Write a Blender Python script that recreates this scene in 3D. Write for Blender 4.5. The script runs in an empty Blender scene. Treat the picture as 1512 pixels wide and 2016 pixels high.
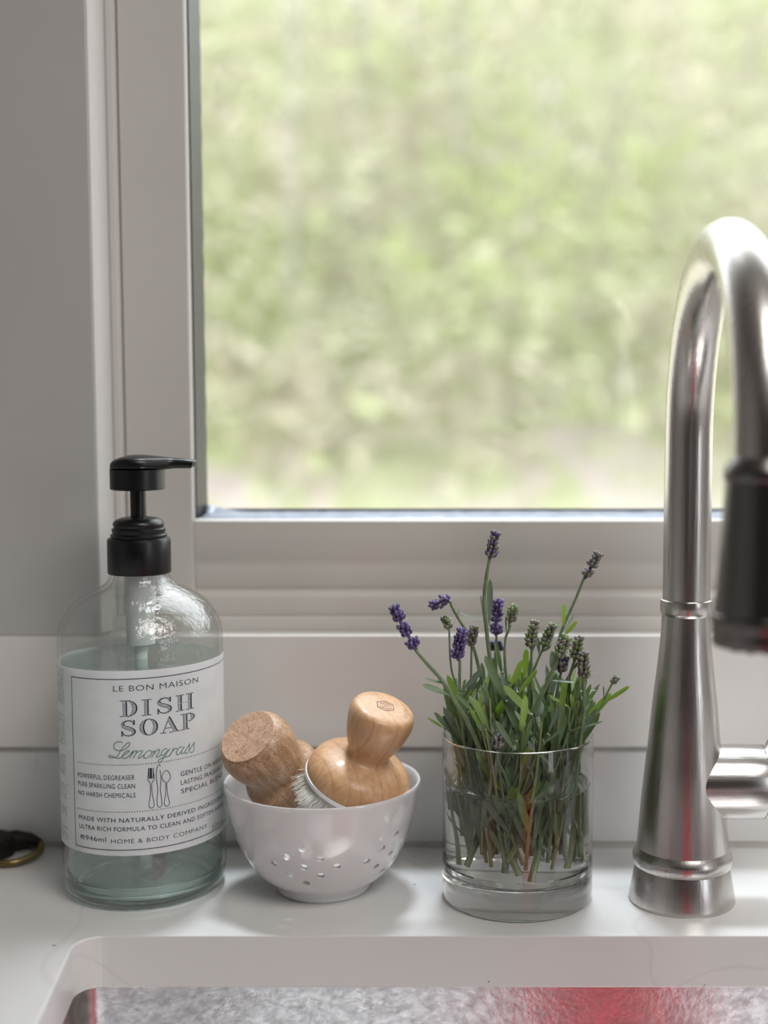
import bpy, bmesh, math, random
from mathutils import Vector, Matrix, noise
R = random.Random(7)
PI = math.pi
C = bpy.context.scene.collection
SC = bpy.context.scene

# ------------------------------------------------------------------ camera
CAM_H, PITCH, F, PX = 0.288, math.radians(5.0), 2600.0, 887.0   # PX: principal column (the photograph is an off-centre crop)
cd = bpy.data.cameras.new('camera'); cam = bpy.data.objects.new('camera', cd); C.objects.link(cam)
cam.location = (0, 0, CAM_H); cam.rotation_euler = (PI/2 - PITCH, 0, 0)
cd.sensor_fit = 'HORIZONTAL'; cd.sensor_width = 36; cd.lens = 36*F/1512
cd.shift_x = -(PX-756)/1512; cd.clip_start = .01; cd.clip_end = 500
cd.dof.use_dof = True; cd.dof.focus_distance = .733; cd.dof.aperture_fstop = 4.1; cd.dof.aperture_blades = 0
SC.camera = cam

# ------------------------------------------------------------------ sky, sun, portals, added fill light, exposure
w = bpy.data.worlds.new('sky'); SC.world = w; w.use_nodes = True
nt = w.node_tree; bgn = nt.nodes['Background']
bgn.inputs[0].default_value = (.90, .95, 1.0, 1); bgn.inputs[1].default_value = 4.5
def light(name, kind, loc, rot, energy, color=(1,1,1), size=(1,1), portal=False, angle=.02):
    l = bpy.data.lights.new(name, kind); l.energy = energy; l.color = color
    if kind == 'AREA':
        l.shape = 'RECTANGLE'; l.size, l.size_y = size
        if portal: l.cycles.is_portal = True
    if kind == 'SUN': l.angle = angle
    o = bpy.data.objects.new(name, l); C.objects.link(o); o.location = loc; o.rotation_euler = rot
    return o
sd_ = Vector((math.sin(math.radians(8))*math.cos(math.radians(74)), math.cos(math.radians(8))*math.cos(math.radians(74)), math.sin(math.radians(74))))
light('sun', 'SUN', (3, 12, 18), sd_.to_track_quat('Z', 'Y').to_euler(), 2.7, (.86, .93, 1.0), angle=.14)
light('window_portal', 'AREA', (.30, .97, .76), (-PI/2, 0, 0), 1, size=(1.1, 1.3), portal=True)
light('side_opening_portal', 'AREA', (2.02, -1.2, .55), (0, PI/2, 0), 1, size=(1.1, .6), portal=True)  # sky light through the opening added in the right wall
light('room_fill_light', 'AREA', (.75, -.45, 1.52), (0, 0, 0), 26, (1, .96, .92), (1.0, 1.0))  # added fill light that brightens the room, no known source
SC.view_settings.view_transform = 'Standard'; SC.view_settings.look = 'None'
SC.view_settings.gamma = 1; SC.view_settings.exposure = 0.0; SC.view_settings.use_curve_mapping = False
cy = SC.cycles
cy.max_bounces = 18; cy.transmission_bounces = 16; cy.transparent_max_bounces = 16; cy.diffuse_bounces = 5
cy.glossy_bounces = 8; cy.caustics_refractive = True; cy.caustics_reflective = True; cy.blur_glossy = .5
cy.sample_clamp_indirect = 6

# ------------------------------------------------------------------ measuring helpers
def ray(px, py):
    a, b = (px-PX)/F, (1008-py)/F
    return Vector((a, math.cos(PITCH)+b*math.sin(PITCH), -math.sin(PITCH)+b*math.cos(PITCH)))
def at(px, py, Y):
    d = ray(px, py); return Vector((0, 0, CAM_H)) + d*(Y/d.y)

# ------------------------------------------------------------------ materials
def mat(name, col, rough=.5, metal=0, var=0, vscale=20, vcol=None, bump=0, bscale=60, stretch=(1,1,1), coat=0, spec=.5,
        trans=0, ior=1.5, sheen=0, sss=0, coords='Object', contrast=(.35,.65), rvar=0):
    m = bpy.data.materials.new(name); m.use_nodes = True; n = m.node_tree.nodes; l = m.node_tree.links
    p = n['Principled BSDF']; p.inputs['Base Color'].default_value = (*col, 1)
    p.inputs['Roughness'].default_value = rough; p.inputs['Metallic'].default_value = metal
    p.inputs['Specular IOR Level'].default_value = spec; p.inputs['Coat Weight'].default_value = coat
    p.inputs['Coat Roughness'].default_value = .08
    p.inputs['Transmission Weight'].default_value = trans; p.inputs['IOR'].default_value = ior
    if sheen: p.inputs['Sheen Weight'].default_value = sheen
    if sss:
        p.inputs['Subsurface Weight'].default_value = sss; p.inputs['Subsurface Scale'].default_value = .004
    tc = n.new('ShaderNodeTexCoord'); mp = n.new('ShaderNodeMapping'); mp.inputs['Scale'].default_value = stretch
    l.new(tc.outputs[coords], mp.inputs[0])
    if var or vcol:
        t = n.new('ShaderNodeTexNoise'); t.inputs['Scale'].default_value = vscale; t.inputs['Detail'].default_value = 5
        l.new(mp.outputs[0], t.inputs[0])
        r = n.new('ShaderNodeValToRGB'); r.color_ramp.elements[0].position, r.color_ramp.elements[1].position = contrast
        c2 = vcol or tuple(max(0, c*(1-var)) for c in col)
        r.color_ramp.elements[0].color = (*c2, 1); r.color_ramp.elements[1].color = (*col, 1)
        l.new(t.outputs['Fac'], r.inputs[0]); l.new(r.outputs[0], p.inputs['Base Color'])
        if rvar:
            mm = n.new('ShaderNodeMapRange'); mm.inputs[3].default_value = rough+rvar; mm.inputs[4].default_value = rough-rvar
            l.new(t.outputs['Fac'], mm.inputs[0]); l.new(mm.outputs[0], p.inputs['Roughness'])
    if bump:
        t = n.new('ShaderNodeTexNoise'); t.inputs['Scale'].default_value = bscale; t.inputs['Detail'].default_value = 4
        l.new(mp.outputs[0], t.inputs[0]); b = n.new('ShaderNodeBump'); b.inputs['Strength'].default_value = bump
        b.inputs['Distance'].default_value = .001
        l.new(t.outputs['Fac'], b.inputs['Height']); l.new(b.outputs[0], p.inputs['Normal'])
    return m
def glassmat(name, col=(1,1,1), ior=1.5, rough=0, bump=0, bscale=60):
    m = bpy.data.materials.new(name); m.use_nodes = True; n = m.node_tree.nodes; l = m.node_tree.links
    n.remove(n['Principled BSDF']); g = n.new('ShaderNodeBsdfGlass'); g.inputs['IOR'].default_value = ior
    g.inputs['Color'].default_value = (*col, 1); g.inputs['Roughness'].default_value = rough
    l.new(g.outputs[0], n['Material Output'].inputs['Surface'])
    if bump:
        tc = n.new('ShaderNodeTexCoord'); t = n.new('ShaderNodeTexNoise'); t.inputs['Scale'].default_value = bscale
        l.new(tc.outputs['Object'], t.inputs[0]); b = n.new('ShaderNodeBump'); b.inputs['Strength'].default_value = bump
        b.inputs['Distance'].default_value = .001
        l.new(t.outputs['Fac'], b.inputs['Height']); l.new(b.outputs[0], g.inputs['Normal'])
    return m
def leafmat(name, col, tcol, transl=.45, vcol=None, gloss=.08, rough=.45, vscale=200):
    m = bpy.data.materials.new(name); m.use_nodes = True; n = m.node_tree.nodes; l = m.node_tree.links
    n.remove(n['Principled BSDF'])
    d = n.new('ShaderNodeBsdfDiffuse'); t = n.new('ShaderNodeBsdfTranslucent'); g = n.new('ShaderNodeBsdfGlossy')
    g.inputs['Roughness'].default_value = rough; t.inputs[0].default_value = (*tcol, 1)
    tc = n.new('ShaderNodeTexCoord'); ns = n.new('ShaderNodeTexNoise'); ns.inputs['Scale'].default_value = vscale
    r = n.new('ShaderNodeValToRGB'); r.color_ramp.elements[0].color = (*(vcol or tuple(c*.7 for c in col)), 1); r.color_ramp.elements[1].color = (*col, 1)
    r.color_ramp.elements[0].position = .35; r.color_ramp.elements[1].position = .65
    l.new(tc.outputs['Object'], ns.inputs[0]); l.new(ns.outputs['Fac'], r.inputs[0]); l.new(r.outputs[0], d.inputs[0])
    a = n.new('ShaderNodeMixShader'); a.inputs[0].default_value = transl; l.new(d.outputs[0], a.inputs[1]); l.new(t.outputs[0], a.inputs[2])
    b = n.new('ShaderNodeMixShader'); b.inputs[0].default_value = gloss; l.new(a.outputs[0], b.inputs[1]); l.new(g.outputs[0], b.inputs[2])
    l.new(b.outputs[0], n['Material Output'].inputs['Surface'])
    return m

M = {}
M['paint'] = mat('painted_wood', (.66,.635,.61), .42, var=.05, vscale=9, bump=.06, bscale=30, stretch=(1,1,1))
M['paint_rail'] = mat('painted_wood_horizontal_grain', (.66,.635,.60), .4, var=.05, vscale=14, bump=.12, bscale=60, stretch=(.12,1,2))
M['wall'] = mat('wall_paint', (.62,.60,.585), .6, var=.04, vscale=6, bump=.05, bscale=120)
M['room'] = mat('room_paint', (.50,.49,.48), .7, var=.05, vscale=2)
M['roomdark'] = mat('wall_dark_for_reflection', (.035,.033,.032), .6, var=.1, vscale=2)  # near-black wall colour chosen so the steel reflects darkness
M['floor'] = mat('wood_floor', (.25,.15,.09), .4, var=.3, vscale=3, stretch=(8,1,1))
M['gasket'] = mat('window_gasket', (.035,.037,.045), .3, var=.3, vscale=300, bump=.3, bscale=500)
M['spacer'] = mat('window_spacer', (.17,.19,.24), .35, metal=.3, var=.3, vscale=120, bump=.3, bscale=300)
M['caulk'] = mat('caulk', (.55,.53,.50), .7, var=.2, vscale=40)
M['blackplastic'] = mat('black_plastic', (.006,.006,.007), .33, var=.4, vscale=200, bump=.05, bscale=900)
M['whiteplastic'] = mat('white_plastic', (.75,.78,.77), .35, var=.05, vscale=80, sss=.15)
M['ceramic'] = mat('white_ceramic', (.78,.765,.765), .13, var=.03, vscale=20, coat=.5)
M['steel'] = mat('brushed_steel', (.60,.575,.555), .27, metal=1, var=.08, vscale=60, bump=.10, bscale=600, stretch=(1,1,.06), rvar=.04)
M['steelx'] = mat('brushed_steel_sideways', (.60,.575,.555), .25, metal=1, var=.08, vscale=60, bump=.10, bscale=600, stretch=(.06,1,1), rvar=.04)
M['steeldark'] = mat('steel_dark_reflection', (.20,.19,.185), .30, metal=1, var=.1, vscale=60, bump=.05, bscale=500, stretch=(1,1,.06))  # darker copy of the steel, its dark reflection put into the colour
M['sink'] = mat('sink_steel', (.78,.77,.77), .24, metal=1, var=.3, vscale=130, bump=.13, bscale=300, contrast=(.30,.62), rvar=.06)
M['nozzle'] = mat('rubber_nozzle', (.05,.05,.05), .6, var=.2)
M['red'] = mat('red_reflection_cloth', (.80,.03,.06), .8, var=.2, vscale=40, bump=.4, bscale=300, sheen=.3)
M['ink'] = mat('navy_ink', (.012,.014,.035), .5, var=.2, vscale=300)
M['greenink'] = mat('sage_ink', (.16,.27,.23), .5, var=.2, vscale=300)
M['brass'] = mat('aged_brass', (.30,.22,.10), .36, metal=1, var=.5, vscale=120, bump=.3, bscale=300)
M['bronze'] = mat('dark_bronze', (.018,.014,.012), .6, metal=.3, var=.5, vscale=100, bump=.3, bscale=200)
M['bristle'] = mat('natural_bristle', (.93,.90,.84), .6, var=.08, vscale=300, sss=.1)
M['ringplastic'] = mat('white_plastic_ring', (.85,.86,.88), .3, var=.03)
M['leaf'] = leafmat('lavender_leaf', (.20,.29,.135), (.33,.50,.14), .38, vcol=(.14,.215,.10))
M['leafbright'] = leafmat('backlit_lavender_leaf', (.33,.45,.11), (.56,.74,.14), .5, vcol=(.26,.38,.08))  # lighter copy of the leaf, backlit glow put into the colour
M['leafgrey'] = leafmat('silvery_lavender_leaf', (.22,.30,.22), (.20,.34,.16), .25, vcol=(.15,.23,.15))
M['stem'] = leafmat('lavender_stem', (.20,.27,.14), (.2,.3,.1), .1, vcol=(.13,.19,.09))
M['stempale'] = leafmat('pale_cut_stem', (.38,.40,.18), (.4,.45,.15), .2, vcol=(.26,.30,.12))
M['budpurple'] = leafmat('purple_calyx', (.15,.10,.27), (.2,.12,.38), .2, vcol=(.06,.04,.15), vscale=500)
M['budviolet'] = leafmat('violet_petal', (.26,.20,.45), (.35,.25,.6), .3, vcol=(.17,.12,.33), vscale=500)
M['budgrey'] = leafmat('grey_calyx', (.30,.285,.25), (.22,.22,.17), .2, vcol=(.17,.155,.15), vscale=500)
M['budgreen'] = leafmat('green_calyx', (.30,.37,.17), (.34,.42,.15), .25, vcol=(.18,.24,.11), vscale=500)
M['glass'] = glassmat('clear_tumbler_glass', (.995,.998,.996), 1.5)
M['bottleglass'] = glassmat('clear_bottle_glass', (.994,.998,.997), 1.5, bump=.10, bscale=160)
M['water'] = glassmat('water', (.995,1,.995), 1.33)
M['soap'] = glassmat('pale_green_soap', (.975,.995,.987), 1.36)

def wood(name, c1, c2, scale=28, dist=3.0, spots=False):
    m = mat(name, c1, .42, coat=.15); n = m.node_tree.nodes; l = m.node_tree.links; p = n['Principled BSDF']
    tc = n.new('ShaderNodeTexCoord'); mp = n.new('ShaderNodeMapping'); mp.inputs['Scale'].default_value = (scale*2.2, scale*2.2, scale*.35)
    l.new(tc.outputs['Object'], mp.inputs[0]); t = n.new('ShaderNodeTexNoise'); t.inputs['Scale'].default_value = 5; t.inputs['Detail'].default_value = 7
    t.inputs['Distortion'].default_value = .4; l.new(mp.outputs[0], t.inputs[0])
    r = n.new('ShaderNodeValToRGB'); r.color_ramp.elements[0].color = (*c2, 1); r.color_ramp.elements[1].color = (*c1, 1)
    r.color_ramp.elements[0].position = .36; r.color_ramp.elements[1].position = .62; l.new(t.outputs['Fac'], r.inputs[0])
    # laminated strips with dark glue lines
    wv = n.new('ShaderNodeTexWave'); wv.bands_direction = 'X'; wv.inputs['Scale'].default_value = scale*.9; wv.inputs['Distortion'].default_value = .1
    l.new(tc.outputs['Object'], wv.inputs[0]); r2 = n.new('ShaderNodeValToRGB'); r2.color_ramp.elements[0].color = (.86,.82,.79,1)
    r2.color_ramp.elements[0].position = 0; r2.color_ramp.elements[1].position = .035; r2.color_ramp.elements[1].color = (1,1,1,1)
    l.new(wv.outputs['Fac'], r2.inputs[0])
    mx = n.new('ShaderNodeMixRGB'); mx.blend_type = 'MULTIPLY'; mx.inputs[0].default_value = 1
    l.new(r.outputs[0], mx.inputs[1]); l.new(r2.outputs[0], mx.inputs[2]); out = mx.outputs[0]
    if spots:
        v = n.new('ShaderNodeTexNoise'); v.inputs['Scale'].default_value = 1500; v.inputs['Detail'].default_value = 1; l.new(tc.outputs['Object'], v.inputs[0])
        r3 = n.new('ShaderNodeValToRGB'); r3.color_ramp.elements[0].color = (.45,.35,.3,1); r3.color_ramp.elements[1].color = (1,1,1,1)
        r3.color_ramp.elements[0].position = .34; r3.color_ramp.elements[1].position = .44; l.new(v.outputs['Fac'], r3.inputs[0])
        m2 = n.new('ShaderNodeMixRGB'); m2.blend_type = 'MULTIPLY'; m2.inputs[0].default_value = 1
        l.new(out, m2.inputs[1]); l.new(r3.outputs[0], m2.inputs[2]); out = m2.outputs[0]
    l.new(out, p.inputs['Base Color'])
    return m
M['bamboo'] = wood('light_bamboo', (.66,.40,.22), (.55,.31,.155))
M['bamboodark'] = wood('weathered_bamboo', (.52,.335,.20), (.37,.215,.12), spots=True)
M['bambooface'] = wood('bamboo_end_grain', (.62,.41,.28), (.50,.31,.20), scale=14, spots=True)
M['engraving'] = mat('burnt_engraving', (.30,.16,.12), .7, var=.2, vscale=300)

def quartz():
    m = mat('white_quartz', (.74,.735,.73), .22, coat=0, spec=.5); n = m.node_tree.nodes; l = m.node_tree.links; p = n['Principled BSDF']
    tc = n.new('ShaderNodeTexCoord')
    t = n.new('ShaderNodeTexNoise'); t.inputs['Scale'].default_value = 2.2; t.inputs['Detail'].default_value = 4; t.inputs['Distortion'].default_value = .7
    l.new(tc.outputs['Object'], t.inputs[0])
    a = n.new('ShaderNodeMath'); a.operation = 'SUBTRACT'; a.inputs[1].default_value = .5; l.new(t.outputs['Fac'], a.inputs[0])
    b = n.new('ShaderNodeMath'); b.operation = 'ABSOLUTE'; l.new(a.outputs[0], b.inputs[0])
    r = n.new('ShaderNodeValToRGB'); r.color_ramp.elements[0].color = (.69,.68,.67,1); r.color_ramp.elements[1].color = (.74,.735,.73,1)
    r.color_ramp.elements[0].position = 0; r.color_ramp.elements[1].position = .0016; l.new(b.outputs[0], r.inputs[0])
    v = n.new('ShaderNodeTexNoise'); v.inputs['Scale'].default_value = 160; v.inputs['Detail'].default_value = 2; l.new(tc.outputs['Object'], v.inputs[0])
    r3 = n.new('ShaderNodeValToRGB'); r3.color_ramp.elements[0].color = (.4,.37,.36,1); r3.color_ramp.elements[1].color = (1,1,1,1)
    r3.color_ramp.elements[0].position = .20; r3.color_ramp.elements[1].position = .235; l.new(v.outputs['Fac'], r3.inputs[0])
    m2 = n.new('ShaderNodeMixRGB'); m2.blend_type = 'MULTIPLY'; m2.inputs[0].default_value = 1
    l.new(r.outputs[0], m2.inputs[1]); l.new(r3.outputs[0], m2.inputs[2]); l.new(m2.outputs[0], p.inputs['Base Color'])
    return m
M['quartz'] = quartz()
def panemat():
    m = bpy.data.materials.new('window_pane'); m.use_nodes = True; n = m.node_tree.nodes; l = m.node_tree.links
    n.remove(n['Principled BSDF']); t = n.new('ShaderNodeBsdfTransparent'); t.inputs[0].default_value = (.98,.985,.98,1)
    g = n.new('ShaderNodeBsdfGlossy'); g.inputs['Roughness'].default_value = .01
    lw = n.new('ShaderNodeLayerWeight'); pw = n.new('ShaderNodeMath'); pw.operation = 'POWER'; pw.inputs[1].default_value = 5
    l.new(lw.outputs['Facing'], pw.inputs[0]); fr = n.new('ShaderNodeMath'); fr.operation = 'MULTIPLY_ADD'; fr.inputs[1].default_value = .5; fr.inputs[2].default_value = .03
    l.new(pw.outputs[0], fr.inputs[0])
    x = n.new('ShaderNodeMixShader'); l.new(fr.outputs[0], x.inputs[0]); l.new(t.outputs[0], x.inputs[1]); l.new(g.outputs[0], x.inputs[2])
    l.new(x.outputs[0], n['Material Output'].inputs['Surface']); return m
M['pane'] = panemat()
def thinglass(name, tint, rough=.02, base=.04, k=.85, milk=None, milkf=0, bump=0, bscale=100):
    m = bpy.data.materials.new(name); m.use_nodes = True; n = m.node_tree.nodes; l = m.node_tree.links
    n.remove(n['Principled BSDF']); t = n.new('ShaderNodeBsdfTransparent'); t.inputs[0].default_value = (*tint, 1)
    g = n.new('ShaderNodeBsdfGlossy'); g.inputs['Roughness'].default_value = rough
    lw = n.new('ShaderNodeLayerWeight'); pw = n.new('ShaderNodeMath'); pw.operation = 'POWER'; pw.inputs[1].default_value = 4
    l.new(lw.outputs['Facing'], pw.inputs[0]); fr = n.new('ShaderNodeMath'); fr.operation = 'MULTIPLY_ADD'; fr.inputs[1].default_value = k; fr.inputs[2].default_value = base
    l.new(pw.outputs[0], fr.inputs[0]); src = t.outputs[0]
    if milk:
        d = n.new('ShaderNodeBsdfTranslucent'); d.inputs[0].default_value = (*milk, 1); df = n.new('ShaderNodeBsdfDiffuse'); df.inputs[0].default_value = (*milk, 1)
        y = n.new('ShaderNodeMixShader'); y.inputs[0].default_value = .5; l.new(d.outputs[0], y.inputs[1]); l.new(df.outputs[0], y.inputs[2])
        z = n.new('ShaderNodeMixShader'); z.inputs[0].default_value = milkf; l.new(src, z.inputs[1]); l.new(y.outputs[0], z.inputs[2]); src = z.outputs[0]
    x = n.new('ShaderNodeMixShader'); l.new(fr.outputs[0], x.inputs[0]); l.new(src, x.inputs[1]); l.new(g.outputs[0], x.inputs[2])
    if bump:
        tc = n.new('ShaderNodeTexCoord'); ns = n.new('ShaderNodeTexNoise'); ns.inputs['Scale'].default_value = bscale; ns.inputs['Detail'].default_value = 3
        l.new(tc.outputs['Object'], ns.inputs[0]); b = n.new('ShaderNodeBump'); b.inputs['Strength'].default_value = bump; b.inputs['Distance'].default_value = .002
        l.new(ns.outputs['Fac'], b.inputs['Height']); l.new(b.outputs[0], g.inputs['Normal'])
    l.new(x.outputs[0], n['Material Output'].inputs['Surface']); return m
M['bottleglass'] = thinglass('clear_bottle_glass', (.985,.993,.99), bump=.5, bscale=220, base=.07)
M['soap'] = thinglass('pale_green_soap', (.89,.95,.925), milk=(.76,.84,.82), milkf=.15, rough=.05)
M['wallglass'] = thinglass('clear_tumbler_wall', (.985,.992,.988))
def labelmat():
    m = bpy.data.materials.new('frosted_label'); m.use_nodes = True; n = m.node_tree.nodes; l = m.node_tree.links
    p = n['Principled BSDF']; p.inputs['Roughness'].default_value = .4
    tc = n.new('ShaderNodeTexCoord'); t = n.new('ShaderNodeTexNoise'); t.inputs['Scale'].default_value = 60; t.inputs['Detail'].default_value = 6
    l.new(tc.outputs['Object'], t.inputs[0]); r = n.new('ShaderNodeValToRGB')
    r.color_ramp.elements[0].color = (.85,.865,.88,1); r.color_ramp.elements[1].color = (.95,.97,1.0,1)
    r.color_ramp.elements[0].position = .3; r.color_ramp.elements[1].position = .6; l.new(t.outputs['Fac'], r.inputs[0]); l.new(r.outputs[0], p.inputs['Base Color'])
    tl = n.new('ShaderNodeBsdfTranslucent'); tl.inputs[0].default_value = (.95,.96,.97,1)
    tr = n.new('ShaderNodeBsdfTransparent')
    a = n.new('ShaderNodeMixShader'); a.inputs[0].default_value = .27; l.new(p.outputs[0], a.inputs[1]); l.new(tl.outputs[0], a.inputs[2])
    b = n.new('ShaderNodeMixShader'); b.inputs[0].default_value = .06; l.new(a.outputs[0], b.inputs[1]); l.new(tr.outputs[0], b.inputs[2])
    l.new(b.outputs[0], n['Material Output'].inputs['Surface']); return m
M['label'] = labelmat()
def woodsmat(name, cols, scale, transl):
    m = bpy.data.materials.new(name); m.use_nodes = True; n = m.node_tree.nodes; l = m.node_tree.links
    n.remove(n['Principled BSDF']); d = n.new('ShaderNodeBsdfDiffuse'); t = n.new('ShaderNodeBsdfTranslucent')
    tc = n.new('ShaderNodeTexCoord'); ns = n.new('ShaderNodeTexNoise'); ns.inputs['Scale'].default_value = scale; ns.inputs['Detail'].default_value = 4
    l.new(tc.outputs['Object'], ns.inputs[0]); r = n.new('ShaderNodeValToRGB'); e = r.color_ramp.elements
    while len(e) < len(cols): e.new(.5)
    for i, c in enumerate(cols): e[i].position = .33 + .34*i/(len(cols)-1); e[i].color = (*c, 1)
    l.new(ns.outputs['Fac'], r.inputs[0]); l.new(r.outputs[0], d.inputs[0]); l.new(r.outputs[0], t.inputs[0])
    a = n.new('ShaderNodeMixShader'); a.inputs[0].default_value = transl; l.new(d.outputs[0], a.inputs[1]); l.new(t.outputs[0], a.inputs[2])
    l.new(a.outputs[0], n['Material Output'].inputs['Surface']); return m
M['woods'] = woodsmat('spring_foliage', [(.315,.38,.13),(.36,.37,.23),(.395,.35,.28),(.325,.39,.14)], .22, .18)
M['litter'] = woodsmat('leaf_litter', [(.38,.39,.24),(.45,.38,.35),(.37,.39,.22),(.46,.39,.37),(.41,.38,.30)], .30, 0)
M['bark'] = mat('grey_bark', (.38,.355,.33), .9, var=.2, vscale=3)
M['paint_side_shaded'] = mat('shaded_side_board_paint', (.52,.507,.495), .45, var=.04, vscale=7, bump=.05, bscale=40)  # darker copy of the trim paint, light falloff on the left put into it
M['paint_apron_lit'] = mat('bounce_lit_apron_paint', (.82,.79,.775), .45, var=.05, vscale=9, bump=.06, bscale=30)  # lighter copy of the trim paint, bounce off the worktop put into it
M['paint_jamb'] = mat('semi_gloss_painted_jamb', (.70,.69,.68), .24, bump=.03, bscale=60)

# ------------------------------------------------------------------ mesh builder
class MB:
    def __init__(s): s.v = []; s.f = []; s.m = []
    def add(s, vs, fs, mi=0):
        o = len(s.v); s.v += [tuple(x) for x in vs]; s.f += [tuple(i+o for i in f) for f in fs]; s.m += [mi]*len(fs)
        return s
    def box(s, a, b, mi=0):
        (x0,y0,z0),(x1,y1,z1) = a, b
        return s.add([(x0,y0,z0),(x1,y0,z0),(x1,y1,z0),(x0,y1,z0),(x0,y0,z1),(x1,y0,z1),(x1,y1,z1),(x0,y1,z1)],
                     [(0,3,2,1),(4,5,6,7),(0,1,5,4),(1,2,6,5),(2,3,7,6),(3,0,4,7)], mi)
    def lathe(s, prof, n=64, mi=0, mtx=None, closed=False):
        vs, rings = [], []
        for r, z in prof:
            if r < 1e-7: rings.append([len(vs)]); vs.append(Vector((0,0,z)))
            else:
                rings.append(list(range(len(vs), len(vs)+n)))
                vs += [Vector((r*math.cos(2*PI*k/n), r*math.sin(2*PI*k/n), z)) for k in range(n)]
        fs = []; pr = list(zip(rings, rings[1:]))
        if closed: pr.append((rings[-1], rings[0]))
        for A, B in pr:
            if len(A) == 1 and len(B) == 1: continue
            for k in range(n):
                j = (k+1) % n
                if len(A) == 1: fs.append((A[0], B[j], B[k]))
                elif len(B) == 1: fs.append((A[k], A[j], B[0]))
                else: fs.append((A[k], A[j], B[j], B[k]))
        if mtx: vs = [mtx @ v for v in vs]
        return s.add(vs, fs, mi)
    def tube(s, pts, rad, n=8, mi=0, cap=True):
        pts = [Vector(p) for p in pts]
        if not isinstance(rad, (list, tuple)): rad = [rad]*len(pts)
        t = (pts[1]-pts[0]).normalized(); u = t.orthogonal().normalized(); vs = []; fs = []
        for i, p in enumerate(pts):
            a = pts[max(i-1,0)]; b = pts[min(i+1,len(pts)-1)]; t = (b-a).normalized()
            u = (u - t*u.dot(t)).normalized(); v = t.cross(u)
            vs += [p + (u*math.cos(2*PI*k/n) + v*math.sin(2*PI*k/n))*rad[i] for k in range(n)]
        for i in range(len(pts)-1):
            for k in range(n):
                j = (k+1) % n; fs.append((i*n+k, i*n+j, (i+1)*n+j, (i+1)*n+k))
        if cap: fs.append(tuple(range(n))[::-1]); fs.append(tuple((len(pts)-1)*n+k for k in range(n)))
        return s.add(vs, fs, mi)
    def ellipsoid(s, c, d, length, r, n=6, mi=0):
        d = Vector(d).normalized(); q = Vector((0,0,1)).rotation_difference(d).to_matrix().to_4x4()
        prof = [(0,0),(r*.7,length*.15),(r,length*.45),(r*.8,length*.78),(0,length)]
        return s.lathe(prof, n, mi, Matrix.Translation(c) @ q)
    def mesh(s, name, mats, smooth=40):
        me = bpy.data.meshes.new(name); me.from_pydata(s.v, [], s.f)
        for m in (mats if isinstance(mats, (list, tuple)) else [mats]): me.materials.append(m)
        if len(me.materials) > 1: me.polygons.foreach_set('material_index', s.m)
        if smooth is None: me.polygons.foreach_set('use_smooth', [False]*len(me.polygons))
        else:
            me.polygons.foreach_set('use_smooth', [True]*len(me.polygons)); me.set_sharp_from_angle(angle=math.radians(smooth))
        me.update(); return me
    def obj(s, name, mats, parent=None, smooth=40, bevel=0, loc=None):
        return link(name, s.mesh(name, mats, smooth), parent, bevel, loc)
def link(name, me, parent=None, bevel=0, loc=None):
    o = bpy.data.objects.new(name, me); C.objects.link(o)
    if parent: o.parent = parent
    if loc is not None: o.location = loc
    if bevel:
        b = o.modifiers.new('bevel', 'BEVEL'); b.width = bevel; b.segments = 3; b.limit_method = 'ANGLE'; b.angle_limit = math.radians(40)
        b.harden_normals = False
    return o
def tag(o, label=None, cat=None, group=None, kind=None):
    if label: o['label'] = label
    if cat: o['category'] = cat
    if group: o['group'] = group
    if kind: o['kind'] = kind
    return o
def thing(name, label, cat, loc=(0,0,0), group=None):
    o = bpy.data.objects.new(name, None); C.objects.link(o); o.location = loc; o.empty_display_size = .02
    return tag(o, label, cat, group)
def struct(name, mb, m, label, cat, parent=None, smooth=40, bevel=0):
    o = mb.obj(name, m, parent, smooth, bevel)
    if parent is None: tag(o, label, cat, kind='structure')
    return o
def prism_xz(prof, x0, x1):   # profile in (y,z), extruded along x
    mb = MB(); n = len(prof)
    vs = [(x0, y, z) for y, z in prof] + [(x1, y, z) for y, z in prof]
    fs = [(i, (i+1) % n, n+(i+1) % n, n+i) for i in range(n)] + [tuple(range(n))[::-1], tuple(range(n, 2*n))]
    return mb.add(vs, fs)
def prism_z(prof, z0, z1):    # profile in (x,y)
    mb = MB(); n = len(prof)
    vs = [(x, y, z0) for x, y in prof] + [(x, y, z1) for x, y in prof]
    fs = [(i, (i+1) % n, n+(i+1) % n, n+i) for i in range(n)] + [tuple(range(n))[::-1], tuple(range(n, 2*n))]
    return mb.add(vs, fs)
def catmull(P, sub=6):
    P = [Vector(p) for p in P]; Q = [P[0]*2-P[1]] + P + [P[-1]*2-P[-2]]; out = []
    for i in range(1, len(Q)-2):
        a, b, c, d = Q[i-1:i+3]
        for k in range(sub):
            t = k/sub; out.append(.5*((2*b) + (c-a)*t + (2*a-5*b+4*c-d)*t*t + (3*b-a-3*c+d)*t**3))
    out.append(P[-1]); return out

# ================================================================== SETTING
JX = at(181, 575, .822).x                       # left jamb of the window opening
OX1 = .77                        # right jamb
ZS, ZH = .138, 1.35              # ledge, head
YF, YS, YSASH, YG = .822, .840, .847, .872
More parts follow.
